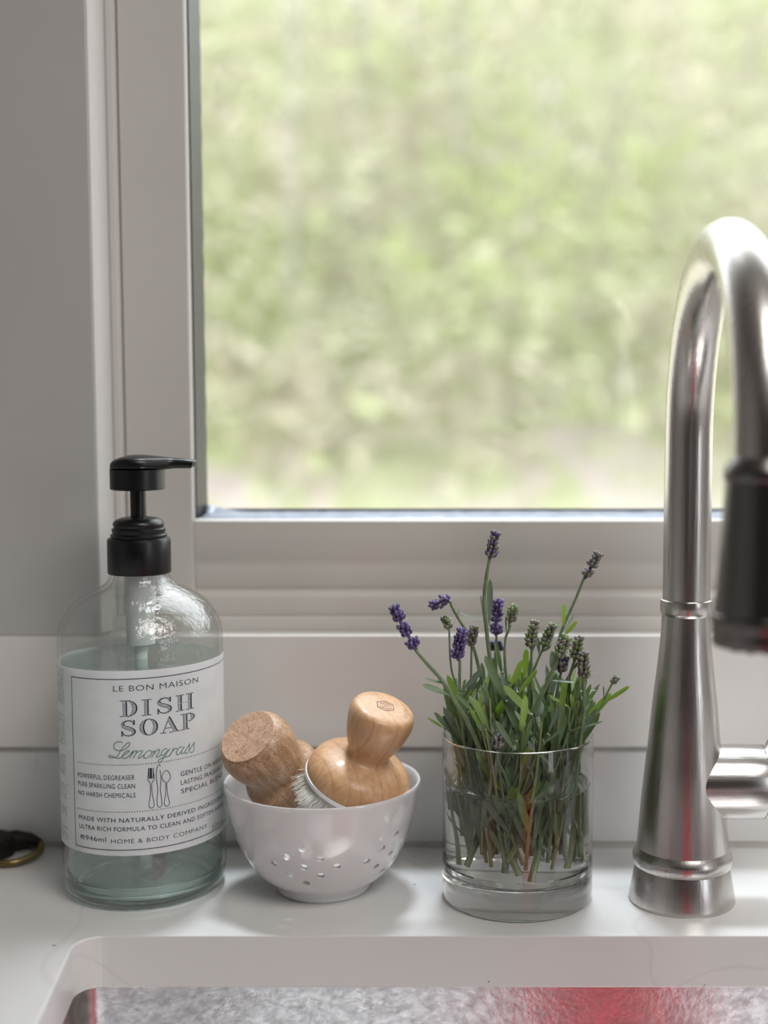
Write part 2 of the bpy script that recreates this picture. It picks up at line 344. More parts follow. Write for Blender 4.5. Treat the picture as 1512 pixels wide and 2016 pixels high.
# outside wall with the opening
mb = MB()
mb.box((-1.6,.846,-.93),(JX-.02,1.0,1.62)); mb.box((OX1+.02,.846,-.93),(2.0,1.0,1.62))
mb.box((JX-.02,.846,-.93),(OX1+.02,1.0,ZS-.02)); mb.box((JX-.02,.846,ZH+.02),(OX1+.02,1.0,1.62))
struct('wall_back', mb, M['wall'], 'painted wall around the kitchen window', 'wall', smooth=None)
struct('wall_left', MB().box((-1.7,-3.2,-.93),(-1.6,1.0,1.62)), M['room'], 'plain side wall of the kitchen out of view on the left', 'wall', smooth=None)
mb = MB(); mb.box((2.0,-3.2,-.93),(2.1,-2.2,1.62)); mb.box((2.0,-.4,-.93),(2.1,1.0,1.62)); mb.box((2.0,-2.2,-.93),(2.1,-.4,.0)); mb.box((2.0,-2.2,1.1),(2.1,-.4,1.62)); mb.box((2.0,-2.2,.0),(2.1,-1.5,1.1)); mb.box((2.0,-.9,0),(2.1,-.4,1.1))  # opening added in this unseen wall to light the room
struct('wall_right', mb, M['room'], 'side wall of the kitchen with an opening added to let in light, out of view', 'wall', smooth=None)
struct('wall_front', MB().box((-1.7,-3.3,-.93),(2.1,-3.2,1.62)), M['roomdark'], 'far wall of the kitchen behind the camera, coloured dark for the reflections in the steel', 'wall', smooth=None)
struct('floor', MB().box((-1.7,-3.3,-.95),(2.1,1.0,-.92)), M['floor'], 'wooden kitchen floor below the counter', 'floor', smooth=None)
struct('ceiling', MB().box((-1.8,-3.4,1.62),(2.2,1.02,1.70)), M['room'], 'pale kitchen ceiling out of view', 'ceiling', smooth=None)

# flush face boards round the opening
struct('trim_1', MB().box((-1.0,YF-.0008,ZS+.0001),(JX,.846,1.5)), M['paint_side_shaded'], 'wide flat pale board left of the window, above a hairline joint', 'trim', bevel=.0006)
struct('trim_2', MB().box((-1.0,YF-.001,.0665),(1.4,.846,ZS-.0001)), M['paint_apron_lit'], 'flat pale apron board under the window ledge', 'trim', bevel=.0005)
struct('trim_3', MB().box((OX1,YF,ZS+.0004),(1.4,.846,1.5)), M['paint'], 'flat pale board right of the window, out of view', 'trim', bevel=.0006)
struct('trim_4', MB().box((JX,YF,ZH),(OX1,.846,1.5)), M['paint'], 'flat pale board above the window, out of view', 'trim', bevel=.0006)
zA = at(900, 1214, .8345).z; zb = at(900, 1165, YS).z; zr = at(900, 1023, YSASH).z; zm = at(900, 1100, YSASH).z
# ledge: narrow bright step, then a low rounded moulding
pr = [(YF+.0005,ZS-.001),(YF+.0005,ZS-.0004),(YF+.0012,ZS),(.8335,ZS+.0003)]
pr += [(.8350-.0010*math.sin(a_), ZS+.0003+(zA-ZS-.0003)*.5*(1-math.cos(a_))) for a_ in [i*PI/8 for i in range(1,8)]]
pr += [(.8350,zA-.0008),(.8358,zA),(YS+.12,zA),(YS+.12,ZS-.012),(YF+.0245,ZS-.012),(YF+.0245,ZS-.001)]
struct('trim_5', prism_xz(pr, JX, OX1), M['paint_rail'], 'pale window ledge with a bright front edge', 'trim')
# jambs and head liner
JB = JX+.0068                     # back edge of the splayed jamb
mb = prism_z([(JX,YF+.0003),(JX+.0004,YF),(JX+.0010,YF+.0002),(JX+.0030,YF+.006),(JX+.0034,YF+.0066),(JB,YS+.0002),(JB,1.0),(JX-.0195,1.0),(JX-.0195,YF+.0245),(JX,YF+.0245)], ZS+.0012, ZH); struct('trim_6', mb, M['paint_jamb'], 'bright narrow side jamb left of the window sash', 'trim')
mb = MB().box((OX1,YF+.0245,ZS+.001),(OX1+.0195,1.0,ZH)); struct('trim_7', mb, M['paint'], 'right side jamb of the window, out of view', 'trim')
mb = MB().box((JX-.0195,YF+.0245,ZH),(OX1+.0195,1.0,ZH+.0195)); struct('trim_8', mb, M['paint'], 'head of the window opening, out of view', 'trim')
# window with its parts
win = thing('window_1', 'pale framed kitchen window looking onto spring woods', 'window', (0,0,0)); win['kind'] = 'structure'
struct('stop_bead', prism_z([(JB,YS-.0005),(JB+.0010,YS-.0013),(JB+.0040,YS-.0008),(JB+.0050,YS+.0006),(JB+.0050,YS+.012),(JB,YS+.012)], zA+.0002, ZH), M['paint'], None, None, win)
pr = [(YS-.0008,zA+.0002),(YS-.0012,zA+.002)]
pr += [(YS+.0028-.004*math.cos(a), zb-.005+.005*math.sin(a)) for a in [i*PI/2/6 for i in range(7)]]
pr += [(YS+.012,zb),(YS+.012,zA+.0002)]
struct('stop_bead', prism_xz(pr, JB+.0051, OX1-.0056), M['paint_rail'], None, None, win)
SX0, SX1 = JB+.0063, at(372.5, 510, YSASH).x
struct('sash_stile', prism_z([(SX0,YSASH-.0006),(SX1-.0011,YSASH-.0006),(SX1,YSASH+.0005),(SX1,YG+.012),(SX0,YG+.012)], ZS+.012, ZH-.003), M['paint'], None, None, win)
struct('sash_stile', MB().box((OX1-.053,YSASH,ZS+.012),(OX1-.0072,YG+.012,ZH-.003)), M['paint'], None, None, win)
pr = [(YSASH+.0005,ZS+.012),(YSASH+.0005,zb-.001),(YSASH+.0030,zb+.0005)]
pr += [(YSASH+.0030-.0026*math.sin(a), zb+.0005+(zm-zb-.001)*(1-math.cos(a))) for a in [i*PI/2/6 for i in range(1,7)]]
pr += [(YSASH,zm),(YSASH,zr-.0010),(YSASH+.0012,zr),(YG+.012,zr),(YG+.012,ZS+.012)]
struct('sash_rail', prism_xz(pr, SX1+.0003, OX1-.0533), M['paint_rail'], None, None, win)
struct('sash_rail', MB().box((SX1+.0003,YSASH+.001,ZH-.05),(OX1-.0533,YG+.012,ZH-.003)), M['paint_rail'], None, None, win)
# dark side gasket and bright bottom spacer against the pane
def wob(k): return .0003*noise.noise(Vector((k*37.1, 0, 0)))
mb = MB(); vs = []; fs = []; N = 120
for i in range(N+1):
    z = zr+.0005 + (ZH-.05-zr)*i/N; e = wob(z*3)*1.6
    vs += [(SX1+.0001,YSASH+.006,z),(SX1+.0012,YSASH+.005,z),(SX1+.0040+e,YG-.002,z),(SX1+.0044+e,YG+.001,z),(SX1+.0001,YG+.001,z)]
for i in range(N):
    for k in range(5): fs.append((i*5+k, i*5+(k+1)%5, (i+1)*5+(k+1)%5, (i+1)*5+k))
mb.add(vs, fs); struct('gasket', mb, M['gasket'], None, None, win)
mb = MB(); vs = []; fs = []; N = 160
for i in range(N+1):
    x = SX1+.0044 + (OX1-.054-SX1-.0044)*i/N; e = wob(x*4); c = max(0, 1-(i/5))**2*.004
    vs += [(x,YSASH+.006,zr+.0001),(x,YSASH+.008,zr+.0016),(x,YG-.006,zr+.0022+e*.5),(x,YG-.002,zr+.0036+e+c),(x,YG+.001,zr+.0038+e+c),(x,YG+.001,zr+.0001)]
for i in range(N):
    for k in range(6): fs.append((i*6+k, i*6+(k+1)%6, (i+1)*6+(k+1)%6, (i+1)*6+k))
mb.add(vs, fs); struct('spacer', mb, M['spacer'], None, None, win)
struct('dark_bead', prism_xz([(YG-.0015,zr+.0036),(YG-.0005,zr+.0050),(YG+.001,zr+.0050),(YG+.001,zr+.0036)], SX1+.006, OX1-.054), M['gasket'], None, None, win)
struct('pane', MB().box((SX1-.004,YG+.0012,zr-.004),(OX1-.048,YG+.0052,ZH-.045)), M['pane'], None, None, win, smooth=None)

# stone upstand and seams
tag(struct('backsplash', MB().box((-1.0,.8245,.0035),(1.4,.846,.0630)), M['quartz'], None, None, bevel=.0008),
    'low white stone upstand between the countertop and the apron board', 'backsplash', kind='structure')
tag(struct('caulk_seam', MB().box((-1.0,.8243,.0631),(1.4,.846,.0664)), M['caulk'], None, None),
    'grey recessed seam above the stone upstand', 'seam', kind='structure')
tag(struct('caulk_seam', MB().box((-1.0,.8242,.0001),(1.4,.846,.0034)), M['caulk'], None, None),
    'grey seam where the upstand meets the countertop', 'seam', kind='structure')

# countertop with sink cut-out
CX0, CX1, CY0, CY1, CR = -.200, .455, .265, .685, .016
def rrect(x0, x1, y0, y1, r, k=8):
    out = []
    for cx, cy_, a0 in ((x1-r,y1-r,0),(x0+r,y1-r,PI/2),(x0+r,y0+r,PI),(x1-r,y0+r,3*PI/2)):
        out += [(cx+r*math.cos(a0+PI/2*i/k), cy_+r*math.sin(a0+PI/2*i/k)) for i in range(k+1)]
    out = [(x+(.685-y)*.096*(1 if x < .1 else 0), y) for x, y in out]   # the left side runs in slightly towards the front
    return out
bm = bmesh.new(); edges = []
for loop in ([(-1.0,.17),(1.4,.17),(1.4,.846),(-1.0,.846)], rrect(CX0,CX1,CY0,CY1,CR)):
    vs = [bm.verts.new((x,y,0)) for x, y in loop]; edges += [bm.edges.new((vs[i], vs[(i+1)%len(vs)])) for i in range(len(vs))]
bmesh.ops.triangle_fill(bm, use_beauty=True, use_dissolve=False, edges=edges)
bmesh.ops.recalc_face_normals(bm, faces=bm.faces)
if sum(f.normal.z for f in bm.faces) < 0: bmesh.ops.reverse_faces(bm, faces=bm.faces)
ex = bmesh.ops.extrude_face_region(bm, geom=list(bm.faces))
bmesh.ops.translate(bm, verts=[e for e in ex['geom'] if isinstance(e, bmesh.types.BMVert)], vec=(0,0,-.0285))
bmesh.ops.recalc_face_normals(bm, faces=bm.faces)
me = bpy.data.meshes.new('countertop'); bm.to_mesh(me); bm.free(); me.materials.append(M['quartz'])
ct = link('countertop', me, bevel=.0012); tag(ct, 'white quartz worktop with a rounded sink cut-out', 'countertop')
# undermount sink
sink = thing('sink', 'stainless steel undermount sink below the worktop edge', 'sink', (0,0,0))
def loft(loops):
    mb = MB(); n = len(loops[0][0]); vs = []; fs = []
    for pts, z in loops: vs += [(x, y, z) for x, y in pts]
    for i in range(len(loops)-1):
        for k in range(n): fs.append((i*n+k, i*n+(k+1)%n, (i+1)*n+(k+1)%n, (i+1)*n+k))
    return mb.add(vs, fs), n, vs
g = .001
L = [(rrect(CX0-.022,CX1+.022,CY0-.022,CY1+.022,CR+.022), -.0287), (rrect(CX0-g,CX1+g,CY0-g,CY1+g,CR+g), -.0287), (rrect(CX0-g,CX1+g,CY0-g,CY1+g,CR+g), -.030)]
for i in range(1, 9):
    a = i/8*PI/2; q = .022*(1-math.cos(a)); L.append((rrect(CX0-g+q,CX1+g-q,CY0-g+q,CY1+g-q,max(.003,CR+g-q*.3)), -.205-.022*math.sin(a)))
mb, n, vs = loft(L); mb.f.append(tuple(range((len(L)-1)*n, len(L)*n))); mb.m.append(0)
bowl_ = mb.obj('basin', M['sink'], sink, smooth=60)
sd = bowl_.modifiers.new('solid', 'SOLIDIFY'); sd.thickness = .0012; sd.offset = -1
MB().lathe([(0,-.2262),(.04,-.2262),(.043,-.2258),(.044,-.2268)], 32, 0, Matrix.Translation((.17,.475,0))).obj('drain', M['steel'], sink)
# base cabinet under the worktop (out of frame)
cab = thing('base_cabinet', 'pale base cabinet below the worktop, out of view', 'cabinet', (0,0,0))
mb = MB(); mb.box((-1.0,.22,-.92),(-.982,.84,-.0287)); mb.box((1.382,.22,-.92),(1.4,.84,-.0287)); mb.box((-.982,.825,-.92),(1.382,.84,-.0287)); mb.box((-.982,.22,-.92),(1.382,.825,-.86))
mb.obj('carcass', M['paint'], cab, smooth=None)
for k in range(4):
    d = MB().box((-.998+k*.6,.20,-.85),(-.404+k*.6,.2195,-.035)).obj('door', M['paint'], cab, bevel=.002)
    MB().tube([(-.43+k*.6,.2,-.15),(-.43+k*.6,.18,-.15),(-.43+k*.6,.18,-.28),(-.43+k*.6,.2,-.28)], .004, 8).obj('handle', M['steel'], d)
# panel added above the made-up room fill light
cl = thing('fill_light_panel', 'square panel added above the room fill light, out of view', 'lamp', (.75,-.45,1.62))
MB().box((-.52,-.52,-.03),(.52,.52,0)).obj('panel_body', M['paint'], cl, bevel=.004)

# red cloth added at the sink's near rim to give the steel a red reflection
mb = MB(); prof = [(.262,-.006),(.2625,.001),(.255,.0035),(.215,.0035),(.172,.0035),(.1655,.001),(.1645,-.01),(.1645,-.30)]
prof = [(.47,-.2245),(.40,-.2238),(.33,-.2245),(.2735,-.2235),(.2685,-.217)] + [(.2685,-.006),(.2675,.0015)] + prof[2:]
nx = 24; vs = []; fs = []
for i in range(nx+1):
    x = .075+.125*i/nx
    for j, (y, z) in enumerate(prof):
        ww = .0022*math.sin(x*70)*(1 if j == len(prof)-1 else 0); vs.append((x, y+(ww if j == 0 else -abs(ww)), z))
m_ = len(prof)
for i in range(nx):
    for j in range(m_-1): fs.append((i*m_+j, (i+1)*m_+j, (i+1)*m_+j+1, i*m_+j+1))
mb.add(vs, fs); tw = mb.obj('red_stand_in_cloth', M['red'], smooth=60); s_ = tw.modifiers.new('s', 'SOLIDIFY'); s_.thickness = .002; s_.offset = 0
tag(tw, 'unseen red cloth added over the near sink rim to give the red reflection in the steel', 'towel')

# ================================================================== SOAP BOTTLE
BX, BY = at(287.5, 1741, .762).x, .762
bottle = thing('soap_dispenser', 'clear glass dish soap bottle with black pump and printed label', 'bottle', (BX,BY,0))
outer = [(0,.0022),(.030,.0020),(.0375,.0004),(.0400,0),(.0430,.0008),(.0455,.0035),(.0468,.008),(.0472,.014),(.0472,.03),(.0472,.08),(.0472,.13),(.0472,.143),(.0471,.149),(.0467,.154),(.0452,.1583),
         (.0428,.1628),(.0392,.1677),(.034,.1722),(.028,.1757),(.0222,.1784),(.0187,.1812),(.0170,.185),(.0166,.190),(.0164,.204)]
inner = [(.0140,.204),(.0142,.190),(.0146,.1845),(.0165,.1795),(.0205,.1762),(.0265,.1735),(.0322,.1702),(.0372,.1660),(.0407,.1613),(.0431,.1569),(.0444,.1530),(.0448,.149),(.0449,.143),(.0449,.13),(.0449,.08),(.0449,.035),
         (.0449,.018),(.0445,.0125),(.0432,.0088),(.041,.0068),(.037,.0058),(.028,.0064),(0,.0072)]
def smoothprof(P, sub=3): return [(max(0,p.x), p.y) for p in catmull([Vector((a,b)) for a, b in P], sub)]
gb = MB().lathe(smoothprof(outer)+smoothprof(inner), 96); gb.m = [1 if max(gb.v[i][2] for i in f) < .0145 else 0 for f in gb.f]
gb.obj('glass_bottle', [M['bottleglass'], M['glass']], bottle, smooth=60)
zl = .1365
inl = [(r, z) for r, z in inner[::-1] if z < zl]
lq = [(r+.0003 if r > 0 else 0, z-.0003) for r, z in inl] + [(.0452,zl-.0008),(.0452,zl),(.0444,zl-.0006),(.040,zl-.0008),(0,zl-.0008)]
MB().lathe(lq, 96).obj('liquid_soap', M['soap'], bottle, smooth=50)
# pump
pump = MB()
pump.lathe([(.0163,.186),(.0178,.186),(.0181,.1867),(.0181,.2045),(.0176,.2062),(.0160,.2068)], 64)
pump.lathe([(.0158,.2066),(.0161,.2075),(.0161,.2084),(.0150,.2090),(.0150,.2098),(.0153,.2108),(.0153,.2118),(.0142,.2124),(.0142,.2132),(.0146,.2140),(.0145,.2152),(.0132,.2168),(.0105,.2180),(.0062,.2186),(.0052,.2180)], 64)
pump.obj('collar', M['blackplastic'], bottle, smooth=35)
MB().lathe([(.0045,.216),(.0045,.236),(0,.236)], 32).obj('pump_shaft', M['blackplastic'], bottle)
# actuator head: drum whose domed top runs out into a tapering spout toward +x
hd = MB(); hd.lathe([(.0050,.2352),(.0150,.2345),(.0157,.2350),(.0157,.2462)], 64)
secs = []
for i in range(25):
    t = i/24; x = -.0157 + t*(.0325+.0157)
    if x < .008:
        wy = math.sqrt(max(0, .0157**2 - min(x,.0)**2)) if x < 0 else .0157
        if x > 0: wy = .0157*math.sqrt(max(0,1-(x/.0157)**2))*1.0
        wy = max(wy, .0012); wy = max(wy, .0060) if x > 0 else wy
    else: wy = .0115 - (x-.008)*.30
    if x >= .008: wy = max(.0037, .0133 - (x-.008)*.72) if x < .02 else max(.0034, .0046-(x-.02)*.08)
    dome = .0083*math.sqrt(max(0, 1-((x+.0005)/.0162)**2)) if x < -.0005 else .0083
    top = .2462 + dome - (max(0, x-.002)*.085 if x > .002 else 0) - (max(0,x-.0285)*.1)
    bot = .2455 if x < .012 else .2455 + min(.0012, (x-.012)*.12)
    secs.append((x, wy, bot, top))
n_ = 20; vs = []; fs = []
for x, wy, b, t in secs:
    for k in range(n_):
        a = 2*PI*k/n_; cz = (b+t)/2; hz = (t-b)/2
        ca, sa = math.cos(a), math.sin(a)
        e = .75 if sa > 0 else .45
        vs.append((x + (hz*.55*sa if x > .031 else 0), wy*math.copysign(abs(ca)**.8, ca), cz + hz*math.copysign(abs(sa)**e, sa)))
for i in range(len(secs)-1):
    for k in range(n_): fs.append((i*n_+k, i*n_+(k+1)%n_, (i+1)*n_+(k+1)%n_, (i+1)*n_+k))
fs.append(tuple(range(n_))[::-1])
hd.add(vs, fs)
# spout end: wall ring and recessed mouth
e0 = (len(secs)-1)*n_; ring = [Vector(vs[e0+k]) for k in range(n_)]; cc = sum(ring, Vector())/n_
inr = [cc + (p-cc)*.62 for p in ring]; dp = [p + Vector((-.004,0,0)) for p in inr]
allv = ring+inr+dp; ff = []
for k in range(n_):
    j = (k+1)%n_; ff += [(k,j,n_+j,n_+k),(n_+k,n_+j,2*n_+j,2*n_+k)]
ff.append(tuple(2*n_+k for k in range(n_))); hd.add(allv, ff)
hdo = hd.obj('pump_head', M['blackplastic'], bottle, smooth=50)
# housing and dip tube
MB().lathe([(.0132,.2035),(.0132,.2015),(.0090,.2010),(.0088,.165),(.0083,.1640),(.0082,.1445),(.0060,.1435),(.0040,.1425),(.0040,.1405)], 40).obj('pump_housing', M['whiteplastic'], bottle)
MB().lathe([(.0036,.141),(.0036,.0105),(.0030,.0105),(.0030,.141)], 24, closed=True).obj('dip_tube', M['whiteplastic'], bottle)

# label on the bottle
LR = .0474
def cyl(px, py):     # camera ray against the label cylinder -> (arc length, height)
    d = ray(px, py); a = d.x**2+d.y**2; b = -2*(d.x*BX+d.y*BY); c = BX**2+BY**2-LR**2
    disc = max(0, b*b-4*a*c); t = (-b-math.sqrt(disc))/(2*a); p = Vector((0,0,CAM_H))+d*t
    return LR*math.atan2(p.x-BX, -(p.y-BY)), p.z
def wrap(s, z, lift=0):
    th = s/LR; return ((LR+lift)*math.sin(th), -(LR+lift)*math.cos(th), z)
SK = .022                         # the label sits slightly askew
mb = MB(); na = 72; s0, s1 = -.112, .092
zt0, zb0 = .1378, .0335
vs = []
for i in range(na+1):
    s = s0+(s1-s0)*i/na; dz = SK*s*.6
    rr = .0018 if i in (0, na) else 0
    for z in (zb0+rr, .06, .085, .11, zt0-rr): vs.append(wrap(s, z+dz))
for i in range(na+1):
    s = s0+(s1-s0)*i/na; dz = SK*s*.6
    for z in (zb0, .06, .085, .11, zt0): vs.append(wrap(s, z+dz, -.00014))
fs = [(i*5+k,(i+1)*5+k,(i+1)*5+k+1,i*5+k+1) for i in range(na) for k in range(4)]
lab = mb.add(vs[:(na+1)*5], fs).obj('label', M['label'], bottle, smooth=60)
ink = MB(); green = MB()
def stroke(B, P, wd, lift=.00012):   # P in (s,z)
    P = [Vector(p[:2]) for p in P]; Q = [P[0]]
    for a, b in zip(P, P[1:]):
        k = max(1, int((b-a).length/.002)); Q += [a+(b-a)*(i/k) for i in range(1, k+1)]
    vs = []; n = len(Q)
    for i, p in enumerate(Q):
        t = (Q[min(i+1,n-1)]-Q[max(i-1,0)])
        if t.length < 1e-9: t = Vector((1,0))
        t.normalize(); nn = Vector((-t.y, t.x))*(wd/2 if not isinstance(wd, list) else wd[min(i,len(wd)-1)]/2)
        vs += [wrap(p.x-nn.x, p.y-nn.y, lift), wrap(p.x+nn.x, p.y+nn.y, lift)]
    B.add(vs, [(2*i, 2*i+2, 2*i+3, 2*i+1) for i in range(n-1)])
def pxs(P): return [cyl(*p) for p in P]
def text(B, s, x0, x1, xr, yr, cap_px, off=-.012, skew=SK, bold=False):
    """text whose baseline passes through pixel (xr,yr), spanning pixel columns x0..x1"""
    sr, zr_ = cyl(xr, yr); a, _ = cyl(x0, yr); b, _ = cyl(x1, yr)
    cv = bpy.data.curves.new('t', 'FONT'); cv.body = s; cv.size = 1; cv.offset = off; cv.resolution_u = 3; cv.space_character = 1.08
    o = bpy.data.objects.new('t', cv); C.objects.link(o)
    me = o.evaluated_get(bpy.context.evaluated_depsgraph_get()).to_mesh()
    xs = [v.co.x for v in me.vertices]; mn, mxx = min(xs), max(xs)
    caph = .73; zscale = (cap_px*.000293)/caph; k = (b-a)/(mxx-mn)
    vs = []
    for v in me.vertices:
        ss = a+(v.co.x-mn)*k; vs.append(wrap(ss, zr_+skew*(ss-sr)+v.co.y*zscale, .00012))
    B.add(vs, [tuple(p.vertices) for p in me.polygons])
    o.evaluated_get(bpy.context.evaluated_depsgraph_get()).to_mesh_clear()
    bpy.data.objects.remove(o); bpy.data.curves.remove(cv)
text(ink, 'LE BON MAISON', 223, 390, 262, 1360.5, 11.5)
text(ink, 'POWERFUL DEGREASER', 154, 265.5, 262, 1535, 9.5, off=-.001)
text(ink, 'PURE SPARKLING CLEAN', 154.5, 266, 262, 1552, 9.5, off=-.001)
text(ink, 'NO HARSH CHEMICALS', 155, 267, 262, 1570, 9.5, off=-.001)
text(ink, 'GENTLE ON HANDS', 355.5, 438, 357, 1528, 9.5, off=-.001)
text(ink, 'LASTING FRAGRANCE', 356, 438, 358, 1545, 9.5, off=-.001)
text(ink, 'SPECIAL BLEND', 356.5, 438, 358, 1562, 9.5, off=-.001)
text(ink, 'MADE WITH NATURALLY DERIVED INGREDIENTS', 156, 440, 280, 1617.5, 8.8, off=-.001)
text(ink, 'ULTRA RICH FORMULA TO CLEAN AND SOFTEN HANDS', 157, 440, 280, 1635, 8.8, off=-.001)
text(ink, 'e', 159, 167, 164, 1651, 12.5, off=.0)
text(ink, '946ml', 169, 209, 205, 1657.5, 10, off=-.004)
text(ink, 'HOME & BODY COMPANY', 219, 408, 262, 1660, 9)
text(ink, '32fl.oz', 417, 439.5, 420, 1632, 9.5)
# border
def zlab(py_center, s, skew=SK): return cyl(283, py_center)[1] + skew*s
sb0 = cyl(140.5, 1322)[0]; sb1 = .0790
top_z = lambda s: zlab(1336.5, s); bot_z = lambda s: zlab(1672.5, s)
NB = 40
stroke(ink, [(sb0+(sb1-sb0)*i/NB, top_z(sb0+(sb1-sb0)*i/NB)) for i in range(NB+1)], .00042)
stroke(ink, [(sb0+(sb1-sb0)*i/NB, bot_z(sb0+(sb1-sb0)*i/NB)) for i in range(NB+1)], .00042)
stroke(ink, [(sb0, top_z(sb0)), (sb0+.0003, bot_z(sb0+.0003))], .00042)
stroke(ink, [(sb1, top_z(sb1)), (sb1, bot_z(sb1))], .00042)
# dotted rules
for py in (1505, 1597.5):
    s = cyl(153, py)[0]
    while s < .0765:
        z = zlab(py, s); ink.add([wrap(s+.0003*math.cos(a), z+.0003*math.sin(a), .00012) for a in [k*PI/3 for k in range(6)]], [tuple(range(6))]); s += .00140
# small unreadable print on the side panel
rr_ = random.Random(3)
for y0, y1 in ((1322,1392),(1412,1470),(1492,1530),(1548,1578),(1592,1610),(1632,1655)):
    y = y0
    while y < y1:
        z = cyl(135, y)[1]; s = -.0590
        while s < -.0425:
            l_ = rr_.uniform(.0005,.0014); hgt = rr_.uniform(.0002,.0006)
            if rr_.random() < .8: stroke(ink, [(s, z-hgt), (s+l_*.5, z+hgt), (s+l_, z-hgt)], .00022)
            s += l_+.0003
        y += 5.2
# cutlery drawing (zoom origin 280,1500, scale 20.15)
def cz(P): return pxs([(280+x/20.15, 1500+y/20.15) for x, y in P])
def sm(P, k=4): return [tuple(v) for v in catmull([Vector(p) for p in P], k)]
T = .00034
stroke(ink, cz(sm([(250,240),(245,400),(228,560),(225,700),(260,770),(310,840),(325,950),(330,1150),(320,1350),(295,1500),(270,1650),(275,1760),(320,1820),(380,1825),(440,1790),(475,1700),(460,1580),(420,1400),(395,1250),(380,1050),(378,880),(400,800),(450,730),(478,650),(465,540),(445,400),(430,240)])), T)
for x in (258, 310, 330, 350, 372, 436): stroke(ink, cz([(x,245),(x+ (4 if x<300 else 0),450),(x+(10 if x < 300 else -2 if x>400 else 4),640)]), T*1.2)
stroke(ink, cz(sm([(265,640),(300,655),(350,640),(400,640),(430,620)])), T)
stroke(ink, cz(sm([(712,180),(705,120),(670,100),(620,150),(580,250),(560,420),(555,560),(575,750),(605,950),(618,1080),(605,1280),(590,1450),(595,1640),(620,1760),(680,1795),(745,1765),(780,1660),(775,1500),(745,1300),(718,1130),(722,980),(738,820),(740,640),(725,480),(708,330)])), T)
stroke(ink, cz(sm([(960,332),(890,370),(820,470),(785,590),(800,690),(860,765),(925,820),(935,950),(930,1150),(910,1380),(880,1560),(875,1680),(920,1740),(990,1745),(1055,1705),(1078,1610),(1045,1450),(1000,1250),(980,1050),(975,850),(1010,780),(1080,710),(1118,600),(1090,470),(1020,370),(960,332)])), T)
# green script (zoom origin 210,1450, scale 8.4)
def gz(P): return pxs([(210+x/8.4, 1450+y/8.4) for x, y in sm(P, 5)])
G = [[(268,100),(200,85),(140,110),(118,165),(150,220),(230,235),(310,205),(370,150),(383,110),(355,100),(300,150),(240,220),(195,300),(150,345),(80,350),(38,335),(45,318),(90,320),(150,350),(205,362),(250,335)],
 [(250,335),(300,300),(355,262),(375,240),(345,238),(290,275),(262,325),(275,362),(325,355),(380,310)],
 [(380,310),(430,245),(440,240),(410,300),(378,358)],[(410,300),(470,240),(500,238),(490,270),(440,358)],[(485,280),(550,238),(590,238),(575,275),(528,335),(530,360),(560,350),(610,305)],
 [(725,232),(680,240),(630,290),(615,340),(640,360),(690,340),(740,290),(745,250),(725,232)],[(735,262),(770,250),(800,228)],
 [(800,228),(780,275),(740,350)],[(785,290),(840,222),(875,220),(860,270),(825,325),(835,345),(870,325),(905,300)],
 [(1000,205),(960,205),(915,250),(905,300),(930,312),(975,275),(1020,215)],[(1050,200),(1000,265),(930,370),(890,425),(855,420),(865,385),(940,345),(1030,320),(1080,250)],
 [(1110,190),(1080,250),(1040,325)],[(1060,285),(1115,215),(1150,195),(1170,215)],
 [(1250,170),(1210,175),(1165,230),(1155,290),(1180,300),(1230,250),(1275,170)],[(1285,165),(1245,230),(1235,280),(1255,280),(1300,240)],
 [(1300,240),(1370,120),(1365,150),(1365,210),(1345,260),(1310,280),(1290,262)],[(1365,225),(1450,95),(1440,130),(1445,200),(1425,250),(1395,265),(1380,248)]]
for P in G: stroke(green, gz(P), .00050)
# hatched display capitals
def inS(u, v):
    best = 9
    for (x, y, h) in S_PTS:
        d = math.hypot(u-x, v-y) - h
        if d < best: best = d
    if best < 0: return True
    if .60 < u < .70 and .68 < v < .98 and (u-.60) > (.98-v)*.0 and v > .70+(.70-u)*.4: return u > .645 or v > 1-(u-.55)*2.2
    if .06 < u < .13 and .02 < v < .33: return True
    return False
S_PTS = []
_c = catmull([Vector(p) for p in [(.64,.72),(.55,.92),(.38,.965),(.20,.89),(.13,.74),(.22,.60),(.42,.49),(.60,.38),(.66,.24),(.56,.09),(.38,.035),(.20,.10),(.10,.30)]], 8)
for i, p in enumerate(_c):
    t = i/(len(_c)-1); S_PTS.append((p.x, p.y, .022+.088*math.exp(-((t-.5)/.22)**2)))
def inD(u, v):
    if (v < .035 or v > .965) and -.02 < u < .45: return 0 <= v <= 1
    if .12 < u < .34 and 0 <= v <= 1: return True
    if u >= .30: return ((u-.34)/.50)**2+((v-.5)/.5)**2 < 1 and not ((u-.34)/.25)**2+((v-.5)/.465)**2 < 1
    return False
def inI(u, v): return 0 <= v <= 1 and ((.16 < u < .40) or ((v < .035 or v > .965) and 0 < u < .56))
def inH(u, v):
    if not 0 <= v <= 1: return False
    return .10 < u < .30 or .64 < u < .84 or (.485 < v < .52 and .1 < u < .84) or ((v < .035 or v > .965) and (-.02 < u < .42 or .52 < u < .96))
def inO(u, v): return ((u-.42)/.43)**2+((v-.5)/.51)**2 < 1 and not ((u-.42)/.21)**2+((v-.5)/.475)**2 < 1
def inA(u, v):
    if not 0 <= v <= 1: return False
    if v < .035: return -.04 < u < .26 or .42 < u < .98
    xr = .44+(1-v)*.42; xl = .42-(1-v)*.34
    return xr-.20 < u < xr+.02 and u > xl or xl-.018 < u < xl+.022 or (.28 < v < .315 and xl < u < xr)
